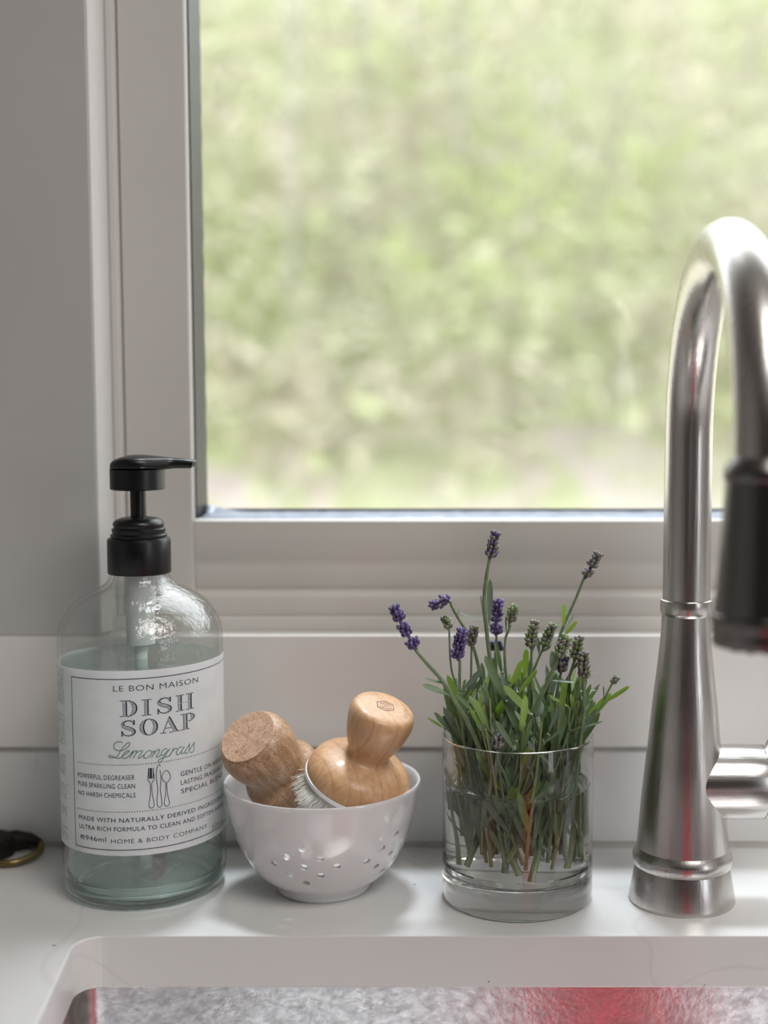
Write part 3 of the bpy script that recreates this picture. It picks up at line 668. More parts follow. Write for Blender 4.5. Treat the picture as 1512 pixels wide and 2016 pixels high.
def inP(u, v):
    if not 0 <= v <= 1: return False
    if (v < .035) and -.02 < u < .46: return True
    if v > .965 and -.02 < u < .45: return True
    if .12 < u < .34: return True
    return u >= .3 and ((u-.36)/.42)**2+((v-.735)/.265)**2 < 1 and not ((u-.36)/.20)**2+((v-.735)/.232)**2 < 1
def letter(fn, wdt, x0, x1, xr, yr, cap):
    a, z0 = cyl(x0, yr); b, _ = cyl(x1, yr); sr, z0 = cyl(xr, yr); k = (b-a)/wdt; H = cap*.000293
    nr, nc = 72, 64; cell = 1.1/nc; du = .03*H/k/ .9
    rows = []
    for j in range(-1, nr+1):
        v = (j+.5)/nr; row = []
        for i in range(nc):
            u = -.06 + i*cell*(wdt+.12)/1.1
            ins = fn(u, v); dark = False
            if ins:
                if (j % 6) in (0, 1): dark = True
                elif not (fn(u-.022, v) and fn(u+.062, v) and fn(u, v+.026) and fn(u, v-.026)): dark = True
            row.append(dark)
        i = 0
        while i < nc:
            if row[i]:
                i2 = i
                while i2 < nc and row[i2]: i2 += 1
                ua = -.06 + (i-.5)*cell*(wdt+.12)/1.1; ub = -.06 + (i2-.5)*cell*(wdt+.12)/1.1
                sa, sb = a+ua*k, a+ub*k; va, vb = j/nr, (j+1)/nr
                za = z0+SK*(sa-sr); zb_ = z0+SK*(sb-sr)
                ink.add([wrap(sa, za+va*H, .00012), wrap(sb, zb_+va*H, .00012), wrap(sb, zb_+vb*H, .00012), wrap(sa, za+vb*H, .00012)], [(0,1,2,3)])
                i = i2
            else: i += 1
for fn, wd, x0, x1 in ((inD,.84,237,271),(inI,.56,279,298.5),(inS,.72,307.5,338),(inH,.94,347,381)): letter(fn, wd, x0, x1, 262, 1410.5, 31)
for fn, wd, x0, x1 in ((inS,.72,236.5,267),(inO,.85,275.5,311.5),(inA,.94,317.5,353),(inP,.78,357,384)): letter(fn, wd, x0, x1, 262, 1449.5, 31)
tag(ink.obj('printed_lettering', M['ink'], lab, smooth=None), 'dark navy printed lettering and cutlery drawing')
tag(green.obj('script_lettering', M['greenink'], lab, smooth=None), 'sage green handwritten style word')

# ================================================================== COLANDER BOWL
WX, WY = at(637, 1745, .757).x, .757
bowl = thing('colander_bowl', 'small white ceramic colander bowl holding the two wooden brushes', 'bowl', (WX,WY,0))
po = [(0,.0020),(.022,.0020),(.0245,0),(.0266,.0002),(.0278,.0022),(.0284,.0048),(.0355,.0098),(.0412,.0158),(.0458,.0232),(.0495,.0310),(.0524,.0392),(.0548,.0480),(.0563,.0560),(.0572,.0620)]
rim = [(.0575,.0638),(.0570,.0648),(.0561,.0648),(.0553,.0640)]
pi_ = [(.0546,.0600),(.0534,.0520),(.0515,.0430),(.0487,.0345),(.0450,.0265),(.0402,.0190),(.0335,.0125),(.0250,.0085),(.012,.0068),(0,.0066)]
bme = MB().lathe(smoothprof(po)+rim+smoothprof(pi_), 128).mesh('bowl_body', M['ceramic'], 50)
cut = MB()
def rad_at(z):
    for (r0,z0),(r1,z1) in zip(po, po[1:]):
        if z0 <= z <= z1 and z1 > z0: return r0+(r1-r0)*(z-z0)/(z1-z0)
    return .05
for c in (-7, 57, -80, 130, 205):
    ac = math.radians(c)
    for row, (z, ks) in enumerate(((.0412,(0,)),(.0352,(-.5,.5)),(.0292,(-1,0,1)),(.0234,(-.5,.5)),(.0180,(0,)))):
        for k in ks:
            th = ac + k*math.radians(21.5) ; r = rad_at(z); r2 = rad_at(z+.004); r1 = rad_at(z-.004)
            nrm = Vector((.008, -(r2-r1))); nrm.normalize()
            d = Vector((math.sin(th)*nrm.x, -math.cos(th)*nrm.x, nrm.y)); p = Vector((math.sin(th)*r, -math.cos(th)*r, z))
            q = Vector((0,0,1)).rotation_difference(d).to_matrix().to_4x4()
            cut.lathe([(0,-.009),(.0022,-.009),(.0022,.0),(.0030,.004),(0,.004)], 20, 0, Matrix.Translation(p) @ q)
o1 = link('bowl_body', bme, bowl); o2 = cut.obj('cutter', M['ceramic'], bowl)
md = o1.modifiers.new('b', 'BOOLEAN'); md.operation = 'DIFFERENCE'; md.object = o2; md.solver = 'EXACT'
bpy.context.view_layer.update()
dg = bpy.context.evaluated_depsgraph_get(); nm = bpy.data.meshes.new_from_object(o1.evaluated_get(dg)); o1.modifiers.clear(); o1.data = nm; nm.name = 'bowl_body'
bpy.data.objects.remove(o2); nm.polygons.foreach_set('use_smooth', [True]*len(nm.polygons)); nm.set_sharp_from_angle(angle=math.radians(50))

# ================================================================== BRUSHES
def brush(label, top, axis, prof, ringr, mats, roll, bl, sc=1.0, engr=False, bundle=None):
    """top = centre of the flat knob end; axis points from bristles to knob; profile measured down from the knob"""
    ax = Vector(axis).normalized(); ex = (Vector((1,0,0))-ax*ax.x).normalized(); ey = ax.cross(ex)
    mtx = Matrix((ex, ey, ax)).transposed().to_4x4(); mtx = Matrix.Translation(top) @ mtx @ Matrix.Rotation(roll, 4, 'Z')
    t = thing('dish_brush', label, 'brush', (0,0,0)); t.matrix_world = mtx
    zf = -prof[-1][1]
    MB().lathe([(r*sc, -z*sc) for r, z in prof], 72).obj('wooden_handle', mats[0], t, smooth=60)
    rf = max(r_ for r_, z_ in prof if abs(z_) < .0002)
    if mats[1] is not mats[0]: MB().lathe([(0,.0003),(rf*.985,.00025),(rf*1.0,-.0001)], 64).obj('knob_face', mats[1], t)
    zb = -prof[-1][1]*sc
    MB().lathe([(0,zb),(ringr-.001,zb),(ringr,zb-.0004),(ringr+.0002,zb-.0022),(ringr-.0008,zb-.0028),(0,zb-.0028)], 72).obj('ring', M['ringplastic'], t)
    b = MB(); rb = random.Random(5)
    for i in range(900):
        rr2 = ringr*.86*math.sqrt(rb.random()); a = rb.random()*2*PI
        p = Vector((rr2*math.cos(a), rr2*math.sin(a), zb-.0026)); ll = bl*rb.uniform(.8,1.05)
        d = Vector((math.cos(a)*rr2/ringr*.45+rb.uniform(-.1,.1), math.sin(a)*rr2/ringr*.45+rb.uniform(-.1,.1), -1)).normalized()
        b.tube([p, p+d*ll*.5, p+d*ll+Vector((rb.uniform(-1,1),rb.uniform(-1,1),0))*.0008], [.00022,.0002,.00014], 3, cap=False)
    if bundle: # loose bristles splayed out past the ring
        for i in range(130):
            a = bundle + rb.gauss(0,.30); p = Vector((math.cos(a),math.sin(a),0))*ringr*.86; p.z = zb-.0026
            d = Vector((math.cos(a)*.75+rb.uniform(-.2,.2), math.sin(a)*.75+rb.uniform(-.2,.2), -.75)).normalized(); ll = bl*rb.uniform(.5,.85)
            b.tube([p, p+d*ll*.5, p+d*ll+Vector((rb.uniform(-1,1),rb.uniform(-1,1),rb.uniform(-1,1)))*.001], [.00024,.0002,.00014], 3, cap=False)
    bo = b.obj('bristles', M['bristle'], t); bo['kind'] = 'stuff'
    if engr:
        e = MB(); z = .00035
        def ln(P, wd=.00035, dz=0):
            P = [Vector(p) for p in P]
            for a_, b_ in zip(P, P[1:]):
                t_ = (b_-a_).normalized(); nn = Vector((-t_.y, t_.x))*wd/2
                e.add([(q.x, q.y, .0009-.00095*(q.length/.0155)**3+dz) for q in (a_-nn, b_-nn, b_+nn, a_+nn)], [(0,1,2,3)])
        hexp = [(.0056*math.cos(k*PI/3+.2)*1.0, .0050*math.sin(k*PI/3+.2)) for k in range(7)]; ln(hexp, .0006)
        hexp = [(.0037*math.cos(k*PI/3+.2), .0033*math.sin(k*PI/3+.2)) for k in range(7)]; ln(hexp, .0003)
        for s_ in (-.0018,-.0006,.0006,.0018): ln([(s_-.0006,-.0022),(s_+.0006,.0022)], .0003)
        for a in [-.95,-.78,-.62,-.45,-.28,-.1,.08,1.5,1.7,1.9]:  # short worn marks of the lettering round the edge
            r0 = .0113; ln([(r0*math.cos(a),r0*math.sin(a)),((r0+.0026)*math.cos(a+.05),(r0+.0026)*math.sin(a+.05))], .00035)
        e.obj('stamped_emblem', M['engraving'], t, smooth=None)
    return t
profR = [(0,-.0008),(.0100,-.0006),(.0150,.0001),(.0172,.0013),(.0184,.0034),(.0188,.0070),(.0181,.0125),(.0167,.0185),(.0147,.0240),(.0129,.0280),(.0122,.0305),(.0128,.0328),
         (.0170,.0348),(.0228,.0370),(.0268,.0398),(.0294,.0436),(.0304,.0475),(.0304,.0500),(0,.0500)]
brush('light bamboo dish brush standing upright on the right in the bowl, stamped knob', at(758, 1392, .728), (.33,-.26,.91), smoothprof(profR[:-1],2)+[profR[-1]], .0309,
      (M['bamboo'], M['bamboo']), .5, .017, engr=True, bundle=PI)
profL = [(0,0),(.0158,0),(.0166,.0003),(.0188,.0022),(.0207,.0060),(.0215,.0105),(.0212,.0155),(.0202,.0205),(.0190,.0255),(.0182,.0295),(.0182,.0325),
         (.0200,.0350),(.0225,.0372),(.0233,.0400),(.0236,.0430),(.0236,.0455),(0,.0455)]
brush('darker weathered bamboo dish brush lying tilted on the left in the bowl, flat knob end', at(488, 1450, .737), (-.40,-.58,.71), smoothprof(profL[:-1],2)+[profL[-1]], .0237,
      (M['bamboodark'], M['bambooface']), .9, .008)

# ================================================================== TUMBLER
GX, GY = at(1018, 1761, .744).x, .744
tum = thing('glass_tumbler', 'clear heavy-based glass tumbler of water holding the lavender', 'glass', (GX,GY,0))
HT = .0955; RO, RI = .0433, .0413
po = [(0,.0006),(.036,.0006),(.0385,0),(.0412,.0004),(.0426,.0016),(.0432,.004),(.0433,.008),(.0433,.0225),(.0433,.05),(.0433,HT-.001)]
pin = [(.0430,HT-.0002),(.0423,HT),(.0416,HT-.0004),(RI,HT-.0015),(RI,.05),(RI,.0225),(.0405,.0190),(.0385,.0172),(.034,.0163),(0,.0160)]
gb = MB().lathe(po+pin, 128); gb.m = [0 if min(gb.v[i][2] for i in f) >= .0225-1e-6 and min(gb.v[i][2] for i in f) < HT-.002 else 1 for f in gb.f]
gb.obj('glass_body', [M['wallglass'], M['glass']], tum, smooth=30)
ZW = .0668
wp = [(0,.0157),(.034,.0160),(.0386,.0169),(.0407,.0188),(.0416,.0225),(.0416,ZW+.0006),(.0412,ZW+.0005),(.0400,ZW),(0,ZW)]
MB().lathe(wp, 128).obj('water', M['water'], tum, smooth=40)

# ================================================================== LAVENDER
def leaf_mesh(name, m, L=1.0, W=.16, curl=.12, fold=.25, seg=8):
    vs = []; fs = []; th = .012
    for i in range(seg+1):
        t = i/seg; q_ = 2*(t**1.15)-1; wdt = W*.5*max(0, 1-q_**4)**.6*(.45+.55*min(1, t*2.2))
        wdt = max(wdt, .012 if i == 0 else .004)
        z = curl*math.sin(t*PI*.5)**2*-1
        vs += [(-wdt, t*L, z+fold*wdt), (0, t*L, z-th*.3), (wdt, t*L, z+fold*wdt), (0, t*L, z+th*.9-.0)]
        vs[-1] = (0, t*L, z-th)
        vs[-3] = (0, t*L, z+th*.6)
    for i in range(seg):
        for k in range(4): fs.append((i*4+k, (i+1)*4+k, (i+1)*4+(k+1)%4, i*4+(k+1)%4))
    fs.append((0,1,2,3)); fs.append(tuple(seg*4+k for k in (3,2,1,0)))
    mb = MB(); mb.add(vs, fs); return mb.mesh(name, m, 50)
LM = {}
for nm_, m_ in (('leaf', M['leaf']), ('leafbright', M['leafbright']), ('leafgrey', M['leafgrey'])):
    LM[nm_] = [leaf_mesh('leaf', m_, 1, w_, c_, f_) for w_, c_, f_ in ((.15,.10,.3),(.18,-.08,.4),(.12,.22,.25))]
LMW = {k: leaf_mesh('leaf', M[k], 1, .215, .06, .25, 12) for k in ('leaf','leafbright','leafgrey')}
def put_leaf(parent, base, tip, kind='leaf', up=None, wide=None, mesh=None, ws=1.0):
    base = Vector(base); tip = Vector(tip); d = tip-base; L = d.length; y = d.normalized()
    if up is None: up = Vector((R.uniform(-.6,.6), -1, R.uniform(0,1.2)))
    z = (up - y*up.dot(y)).normalized(); x = y.cross(z)
    me = mesh or R.choice(LM[kind])
    o = bpy.data.objects.new('leaf', me); C.objects.link(o); o.parent = parent
    m3 = Matrix((x*L*ws, y*L, z*L)).transposed().to_4x4(); m3.translation = base
    o.matrix_local = m3
    return o
GC = Vector((GX, GY, 0))
def inside(p, r=.0385):
    return p.z > HT+.002 or (p.xy-GC.xy).length < r
def head(mb_, P, wd, dens, mats_i, r=R, gaps=False, size=1.0):
    """whorls of calyx buds along the polyline P (base to tip); mats_i picks material slots"""
    P = catmull(P, 8); Ls = [0]
    for a, b in zip(P, P[1:]): Ls.append(Ls[-1]+(b-a).length)
    tot = Ls[-1]; n = max(5, int(tot/.0022)); bs = .0036*size
    mb_.tube(P, .0011*size, 6, mats_i[-1])
    for w_ in range(n):
        t = (w_+.3)/n*tot; i = next(k for k in range(len(Ls)) if Ls[k] >= min(t, tot)); p = P[i]; i2 = min(i+1, len(P)-1)
        d = (P[i2]-P[i2-1]).normalized(); u = d.orthogonal().normalized(); v = d.cross(u)
        f = 1-.45*(t/tot)**2; k_ = int(dens*f)+1
        if gaps and w_ % 4 == 2 and t < tot*.6: continue
        for k in range(k_):
            a = 2*PI*(k+r.random()*.5)/k_ + w_*1.1; out = (u*math.cos(a)+v*math.sin(a))
            c = p + out*wd*.17*f; dd = (out*r.uniform(.5,.9)+d*r.uniform(.8,1.3)).normalized()
            mi = r.choice(mats_i); L_ = bs*r.uniform(.8,1.15)
            mb_.ellipsoid(c, dd, L_, L_*.30, 7, mi)
    mb_.ellipsoid(P[-1]-d*.0012, d, bs*1.0, bs*.28, 7, mats_i[0])
HM = [M['budpurple'], M['budviolet'], M['budgrey'], M['budgreen']]
def Z4(x, y, Y): return at(740+x/2.908, 1020+y/2.908, Y)
def down(p, foot):          # continue a stem from p down into the water
    p = Vector(p); q = Vector(foot); return [p, p.lerp(q, .35)+Vector((0,0,.004)), p.lerp(q, .7), q]
def foot(ang, r, z): return Vector((GX+r*math.cos(ang), GY+r*math.sin(ang), z))
def sprig(label, P, Y, headP=None, headY=None, hw=.010, dens=6, mi=(0,), ft=None, gaps=False, rad=.0011, leaves=(), size=1.0, stemm='stem'):
    """P: stem points from zoom picture, top first; leaves: (base, tip, kind, Y0, Y1)"""
    Ys = Y if isinstance(Y, (list, tuple)) else [Y]*len(P)
    pts = [Z4(x, y, yy) for (x, y), yy in zip(P, Ys)]
    t = thing('flowering_lavender', label, 'lavender', (0,0,0), 'flowering lavender stems in the tumbler')
    if headP: pts = [Z4(*headP[1], headY or Ys[0]), Z4(*headP[0], headY or Ys[0])] + pts
    full = pts[:-1] + (down(pts[-1], ft) if ft is not None else [pts[-1]])
    cm = catmull(full, 5)
    n = len(cm); MB().tube(cm, [rad*(.62+.5*i/n) for i in range(n)], 8).obj('stem', M[stemm], t)
    if headP:
        hy = headY or Ys[0]; h = MB(); head(h, [Z4(x, y, hy) for x, y in headP], hw, dens, mi, gaps=gaps, size=size)
        h.obj('flower_head', HM, t, smooth=60)
    for (b, tp, kind, y0, y1, *rest) in leaves:
        put_leaf(t, Z4(*b, y0), Z4(*tp, y1), kind, mesh=LMW[kind], up=Vector((0,-1,.4)) if not rest else Vector(rest[0]), ws=rest[1] if len(rest) > 1 else 1.0)
    return t
PU = (0,0,0,1); GR = (2,2,3); GN = (3,3,2); DG = (2,2,2,0)
Y0 = .715
sprig('deep purple lavender spike leaning far left out of the tumbler', [(228,755),(300,840),(375,925),(440,1030),(520,1160),(590,1300)], [.705,.706,.708,.711,.714,.718],
      [(232,745),(195,690),(150,610),(108,515)], .705, .010, 7, PU, foot(-1.0,.020,.030), gaps=True, rad=.00135,
      leaves=[((395,950),(280,915),'leaf',.708,.706,(.2,-.7,.8),.8),((425,1015),(268,950),'leaf',.709,.706,(.2,-.8,.6),.9)])
sprig('purple grey lavender head bent over to the left, drooping', [(432,500),(470,570),(520,655),(560,745),(590,860),(620,1000),(650,1200)], [.745]*7,
      [(425,478),(395,470),(360,490),(320,500)], .745, .009, 7, (0,1,2), foot(2.0,.022,.032), rad=.0011,
      leaves=[((470,540),(600,585),'leafgrey',.745,.742,(.3,-.5,1),.42),((455,580),(480,520),'leafgrey',.745,.745,(1,-.5,0),.5)])
sprig('slim pale green-grey bud on a thin stem under the bent purple head', [(420,650),(430,850),(470,1000),(500,1200)], [.735]*4,
      [(418,640),(410,610),(395,572)], .735, .005, 4, GR, foot(2.6,.024,.035), rad=.0007, size=.9)
sprig('short dense dark purple lavender spike left of the tall stem', [(480,820),(480,960),(490,1100),(500,1250)], [.722]*4,
      [(473,815),(470,760),(482,700),(498,650)], .722, .011, 8, PU, foot(3.4,.022,.03), rad=.0010)
sprig('grey lavender head just right of the short dark purple spike', [(548,740),(545,900),(540,1080),(545,1250)], [.740]*4,
      [(548,738),(545,700),(555,660),(557,632)], .740, .007, 5, GR, foot(1.4,.018,.03), rad=.0008)
sprig('tallest grey lavender head on a long upright stem in the middle', [(650,240),(632,340),(620,480),(638,680),(665,900),(700,1150)], [.728]*6,
      [(650,232),(662,190),(672,140),(685,92)], .728, .0085, 6, (2,2,2,0), foot(-1.7,.012,.024), rad=.0013,
      leaves=[((648,615),(655,352),'leafgrey',.728,.727,(.1,-1,.1),.62),((625,640),(608,440),'leafgrey',.729,.733,(1,-.6,.1),.45)])
sprig('purple lavender spike standing directly behind the tall middle stem', [(690,690),(683,800),(680,950),(690,1150)], [.752]*4,
      [(688,672),(690,600),(694,540),(700,478)], .752, .0105, 7, PU, foot(1.2,.012,.03), gaps=True, rad=.0009,
      leaves=[((690,930),(665,800),'leaf',.75,.75)])
sprig('small whorl of dark purple buds low behind the tall middle stem', [(690,770),(692,900),(700,1150)], [.758]*3,
      [(690,765),(690,745),(688,722)], .758, .011, 5, (0,0), foot(1.0,.02,.03), rad=.0008)
sprig('small green bud with two little leaves right of the middle stem', [(762,640),(742,690),(738,800),(748,950),(755,1200)], [.732]*5,
      [(764,600),(776,560),(790,512)], .732, .0065, 5, GN, foot(-.9,.010,.03), rad=.0009,
      leaves=[((750,668),(775,610),'leafgrey',.732,.731,(0,-1,0),.6),((748,672),(742,565),'leafgrey',.732,.735,(0,-1,0),.35)])
sprig('upright green lavender bud head in the middle of the bunch', [(892,755),(888,900),(890,1050),(870,1250)], [.742]*4,
      [(890,748),(888,700),(898,650),(908,602)], .742, .008, 6, GN, foot(.6,.014,.03), rad=.0010,
      leaves=[((900,760),(915,670),'leafgrey',.744,.746)])
sprig('green lavender bud head leaning right beside a grey-green leaf', [(955,750),(920,830),(890,920),(860,1100)], [.750]*4,
      [(958,742),(972,700),(992,655),(1012,620)], .750, .008, 6, GN, foot(.9,.02,.032), rad=.0009,
      leaves=[((945,770),(1000,735),'leafgrey',.75,.748),((935,780),(925,680),'leafgrey',.752,.755)])
sprig('grey lavender head highest on the right, long leaning stem', [(1188,352),(1145,460),(1100,560),(1060,660),(1025,800),(1000,950),(985,1150)], [.745,.745,.745,.744,.742,.74,.738],
      [(1195,345),(1220,300),(1245,255),(1268,208)], .745, .0080, 6, (2,2,2,0), foot(.2,.020,.03), rad=.0011, gaps=True,
      leaves=[((1072,628),(1080,492),'leafbright',.744,.742,(.2,-1,.1),.85),((1075,675),(1150,592),'leafbright',.743,.741,(0,-1,.3),.95),((1085,640),(1140,545),'leafgrey',.746,.75,(0,-1,.1),.6)])
sprig('thick pale stem crossing in front with a green-grey head', [(1033,815),(1010,880),(985,940),(940,1030),(880,1170),(820,1330)], [.716]*6,
      [(1035,805),(1050,770),(1072,725),(1090,690)], .716, .010, 7, GN, foot(-2.0,.016,.022), rad=.0016,
      leaves=[((990,930),(1138,935),'leafgrey',.716,.712,(0,-.6,1),.55),((985,915),(975,870),'leafgrey',.716,.714)])
sprig('shadowed grey head close behind the thick crossing stem', [(1060,885),(1040,980),(1015,1150)], [.735]*3,
      [(1050,880),(1062,840),(1080,800)], .735, .011, 7, DG, foot(-.3,.02,.03), rad=.0009,
      leaves=[((1000,860),(1010,760),'leafgrey',.736,.738)])
sprig('green-grey head between the crossing stem and the rightmost grey head', [(1135,825),(1100,930),(1055,1030),(1010,1200)], [.728]*4,
      [(1137,815),(1145,770),(1155,730),(1162,692)], .728, .0085, 6, (2,3,3), foot(-.5,.025,.03), rad=.0012,
      leaves=[((1130,870),(1160,820),'leafgrey',.728,.727)])
sprig('grey knobbly head on a straight stem near the right rim', [(1190,930),(1192,1080),(1180,1200),(1165,1330)], [.722]*4,
      [(1190,925),(1192,880),(1188,830),(1188,780)], .722, .0095, 7, (2,2,2,3), foot(-.3,.031,.028), rad=.0013,
      leaves=[((1215,885),(1280,890),'leafgrey',.73,.735,(0,-.5,1),.5)])
sprig('tiny closed bud above a bright leaf, outermost on the right', [(1355,945),(1325,1000),(1300,1060),(1250,1120),(1195,1180),(1150,1290)], [.735]*6,
      [(1355,948),(1362,932),(1372,918)], .735, .0035, 3, GR, foot(.3,.031,.035), rad=.0008, size=.8,
      leaves=[((1300,1062),(1450,962),'leafbright',.735,.731,(0,-1,.5),.62),((1305,1045),(1303,962),'leafgrey',.735,.736,(0,-1,0),.5)])
sprig('low grey bud at the front just above the rim', [(695,1330),(700,1400)], [.708]*2,
      [(695,1325),(697,1295),(700,1262)], .708, .0095, 6, DG, foot(-1.6,.020,.05), rad=.0010)

# single large leaves rising from short shoots
def shoot(label, base, tip, kind, Y, ws=.8, up=(0,-1,.4), fang=None):
    t = thing('lavender_shoot', label, 'lavender', (0,0,0), 'single leafed lavender shoots in the tumbler')
    b = Z4(*base, Y); f = foot(R.uniform(0,6.28), .022, .045) if fang is None else foot(fang, .03, .05)
    rim_pt = b.copy()
    if (rim_pt.xy-GC.xy).length > .034: rim_pt = Vector((*(GC.xy+(rim_pt.xy-GC.xy).normalized()*.034), max(HT+.004, min(b.z, HT+.006))))
    cm = catmull([b, b.lerp(rim_pt,.6), rim_pt+Vector((.0001,0,-.001)), rim_pt.lerp(f,.5), f], 4)
    MB().tube(cm, .0008, 6).obj('stem', M['stem'], t)
    put_leaf(t, b, Z4(*tip, Y-.002), kind, mesh=LMW[kind], up=Vector(up), ws=ws)
for a in [('bright yellow-green leaf sticking out left over the rim',(390,1205),(296,1140),'leafbright',.735,.75,(.2,-.8,.8),2.9),
          ('long broad green leaf crossing in front of the tall middle stem',(745,1060),(630,788),'leaf',.718,.75,(.3,-1,.2)),
          ('green leaf right behind the long broad middle leaf',(722,900),(685,708),'leaf',.735,.62,(.2,-1,.2)),
          ('grey-green leaf leaning right above the dark purple spike shoot',(480,1000),(612,868),'leafgrey',.715,.75,(-.2,-1,.4)),
          ('bright upright leaf in the centre of the bunch',(768,975),(835,815),'leafbright',.728,.85,(-.2,-1,.2)),
          ('bright leaf leaning right below the green bud heads',(812,1010),(920,870),'leafbright',.730,.72,(-.2,-1,.4)),
          ('broad bright leaf hanging down right in the centre, partly shaded',(895,1135),(738,958),'leafbright',.712,.88,(.2,-1,.5)),
          ('bright leaf behind the green bud heads',(850,930),(862,750),'leafbright',.750,.85,(0,-1,.1)),
          ('dull green leaf rising at the left above the rim',(665,1140),(605,962),'leaf',.716,.68,(.2,-1,.2)),
          ('dark green leaf leaning left over the far left stem',(560,1110),(462,1005),'leaf',.714,.8,(.2,-1,.4)),
          ('bright flat leaf pointing left under the thick crossing stem',(1110,1085),(992,1012),'leafbright',.722,.75,(.1,-.8,.8)),
          ('narrow leaf lying level behind the knobbly grey head',(1090,1000),(1262,978),'leaf',.740,.4,(0,-.5,1)),
          ('grey-green leaf pointing right at the height of the bright outermost leaf',(1195,1050),(1278,1026),'leafgrey',.735,.5,(0,-.6,1)),
          ('green leaf rising to the right of the knobbly head stem',(1200,1145),(1242,1038),'leaf',.728,.75,(0,-1,.1)),
          ('silvery leaf reaching right over the rim',(1185,1200),(1298,1160),'leafgrey',.715,.6,(0,-.7,1),-.1),
          ('large rounded leaf tip standing at the front rim',(905,1345),(875,1275),'leafgrey',.706,1.25,(0,-1,.3)),
          ('green leaf hanging over the front rim left of the crossing stem',(795,1330),(690,1160),'leaf',.706,.75,(.2,-1,.4)),
          ('silvery leaf fanning right at the front rim',(965,1290),(1070,1205),'leafgrey',.708,.5,(0,-1,.7)),
          ('grey-green leaf rising steeply right of the crossing stem',(985,1235),(1055,1075),'leafgrey',.712,.6,(-.2,-1,.3)),
          ('dark leaf standing behind the front rim in the middle',(885,1270),(975,1100),'leaf',.714,.6,(-.2,-1,.3)),
          ('short green leaf at the left rim beside the far left stem',(660,1270),(580,1175),'leaf',.708,.8,(.2,-1,.5)),
          ('bright leaf glowing at the left side behind the rim',(440,1180),(430,1060),'leafbright',.762,.9,(0,-1,.1)),
          ]: shoot(*a)
# dense leafy sprigs filling the tumbler
for i in range(72):
    a = R.random()*2*PI; r0 = .031*math.sqrt(R.random()); f = foot(a+R.uniform(-.5,.5), r0*.9, R.uniform(.024,.040))
    rt = .006+.029*math.sqrt(R.random()); mid = foot(a, rt, .082)
    lean = Vector((math.cos(a), math.sin(a)*.8, 0))*R.uniform(0,.013)*(rt/.035)
    topz = R.uniform(.102,.126); tp = mid + lean + Vector((0,0,topz-.082))
    side = 'left' if tp.x < GX else 'right'; dep = 'front' if tp.y < GY else 'back'
    t = thing('lavender_sprig', 'short flowerless leafy lavender sprig in the %s %s quarter of the tumbler' % (dep, side), 'lavender', (0,0,0), 'leafy sprigs in the %s %s quarter of the tumbler' % (dep, side))
    cm = catmull([f, f.lerp(mid,.5)+Vector((R.uniform(-.003,.003),R.uniform(-.003,.003),0)), mid, tp], 4)
    MB().tube(cm, [.0010-.0005*k/len(cm) for k in range(len(cm))], 6).obj('stem', M['stempale' if i % 2 else 'stem'], t)
    nl = R.randint(8, 12)
    for k in range(nl):
        u = .12+.86*k/nl; p = cm[min(len(cm)-1, int(u*len(cm)))]
        for tries in range(14):
            aa = R.random()*2*PI; el = math.radians(R.uniform(48,82)); L_ = R.uniform(.015,.030)
            d = Vector((math.cos(aa)*math.cos(el), math.sin(aa)*math.cos(el), math.sin(el))); q = p+d*L_
            if inside(q, .0385) and inside(p.lerp(q,.6), .0385) and q.z < .136: break
        else: continue
        kind = 'leafgrey' if R.random() < .22 else ('leafbright' if R.random() < (.38 if p.z > .09 else .10) else 'leaf')
        put_leaf(t, p, q, kind, ws=R.uniform(.7,1.05))
# thick pale cut stem ends reaching toward the glass bottom
for i, (x, y, ang, ln_) in enumerate(((1042,1728,.15,.034),(905,1700,-.1,.03),(1098,1700,.1,.03),(1022,1715,-.5,.03),(930,1700,.4,.03),(1140,1690,-.35,.03),(1000,1690,.5,.03))):
    p = at(x, y, .722 + .006*(i % 3)); p.z = max(p.z, .0185)
    if (p.xy-GC.xy).length > .036: p.xy = GC.xy+(p.xy-GC.xy).normalized()*.034
    q = p + Vector((math.sin(ang)*ln_, .008, ln_))
    t = thing('lavender_sprig', ['thickest pale cut stem reaching lowest in the water, slanting right','pale cut stem near the left of the water','pale cut stem upright right of the middle in the water','short pale cut stem slanting left in mid water','pale cut stem slanting right at the left in the water','thin cut stem slanting left at the right of the water','pale cut stem slanting right in mid water'][i], 'lavender', (0,0,0))
    MB().tube(catmull([p, p.lerp(q,.5)+Vector((.001,0,0)), q, q+Vector((0,.006,.03))], 4), [.0019,.0018,.0017,.0016,.0016,.0015,.0015,.0014,.0013,.0012,.0011,.001,.0009], 8).obj('stem', M['stempale'], t)
    for s_ in (-1, 1): put_leaf(t, q, q+Vector((s_*.008,.004,.022)), 'leaf')

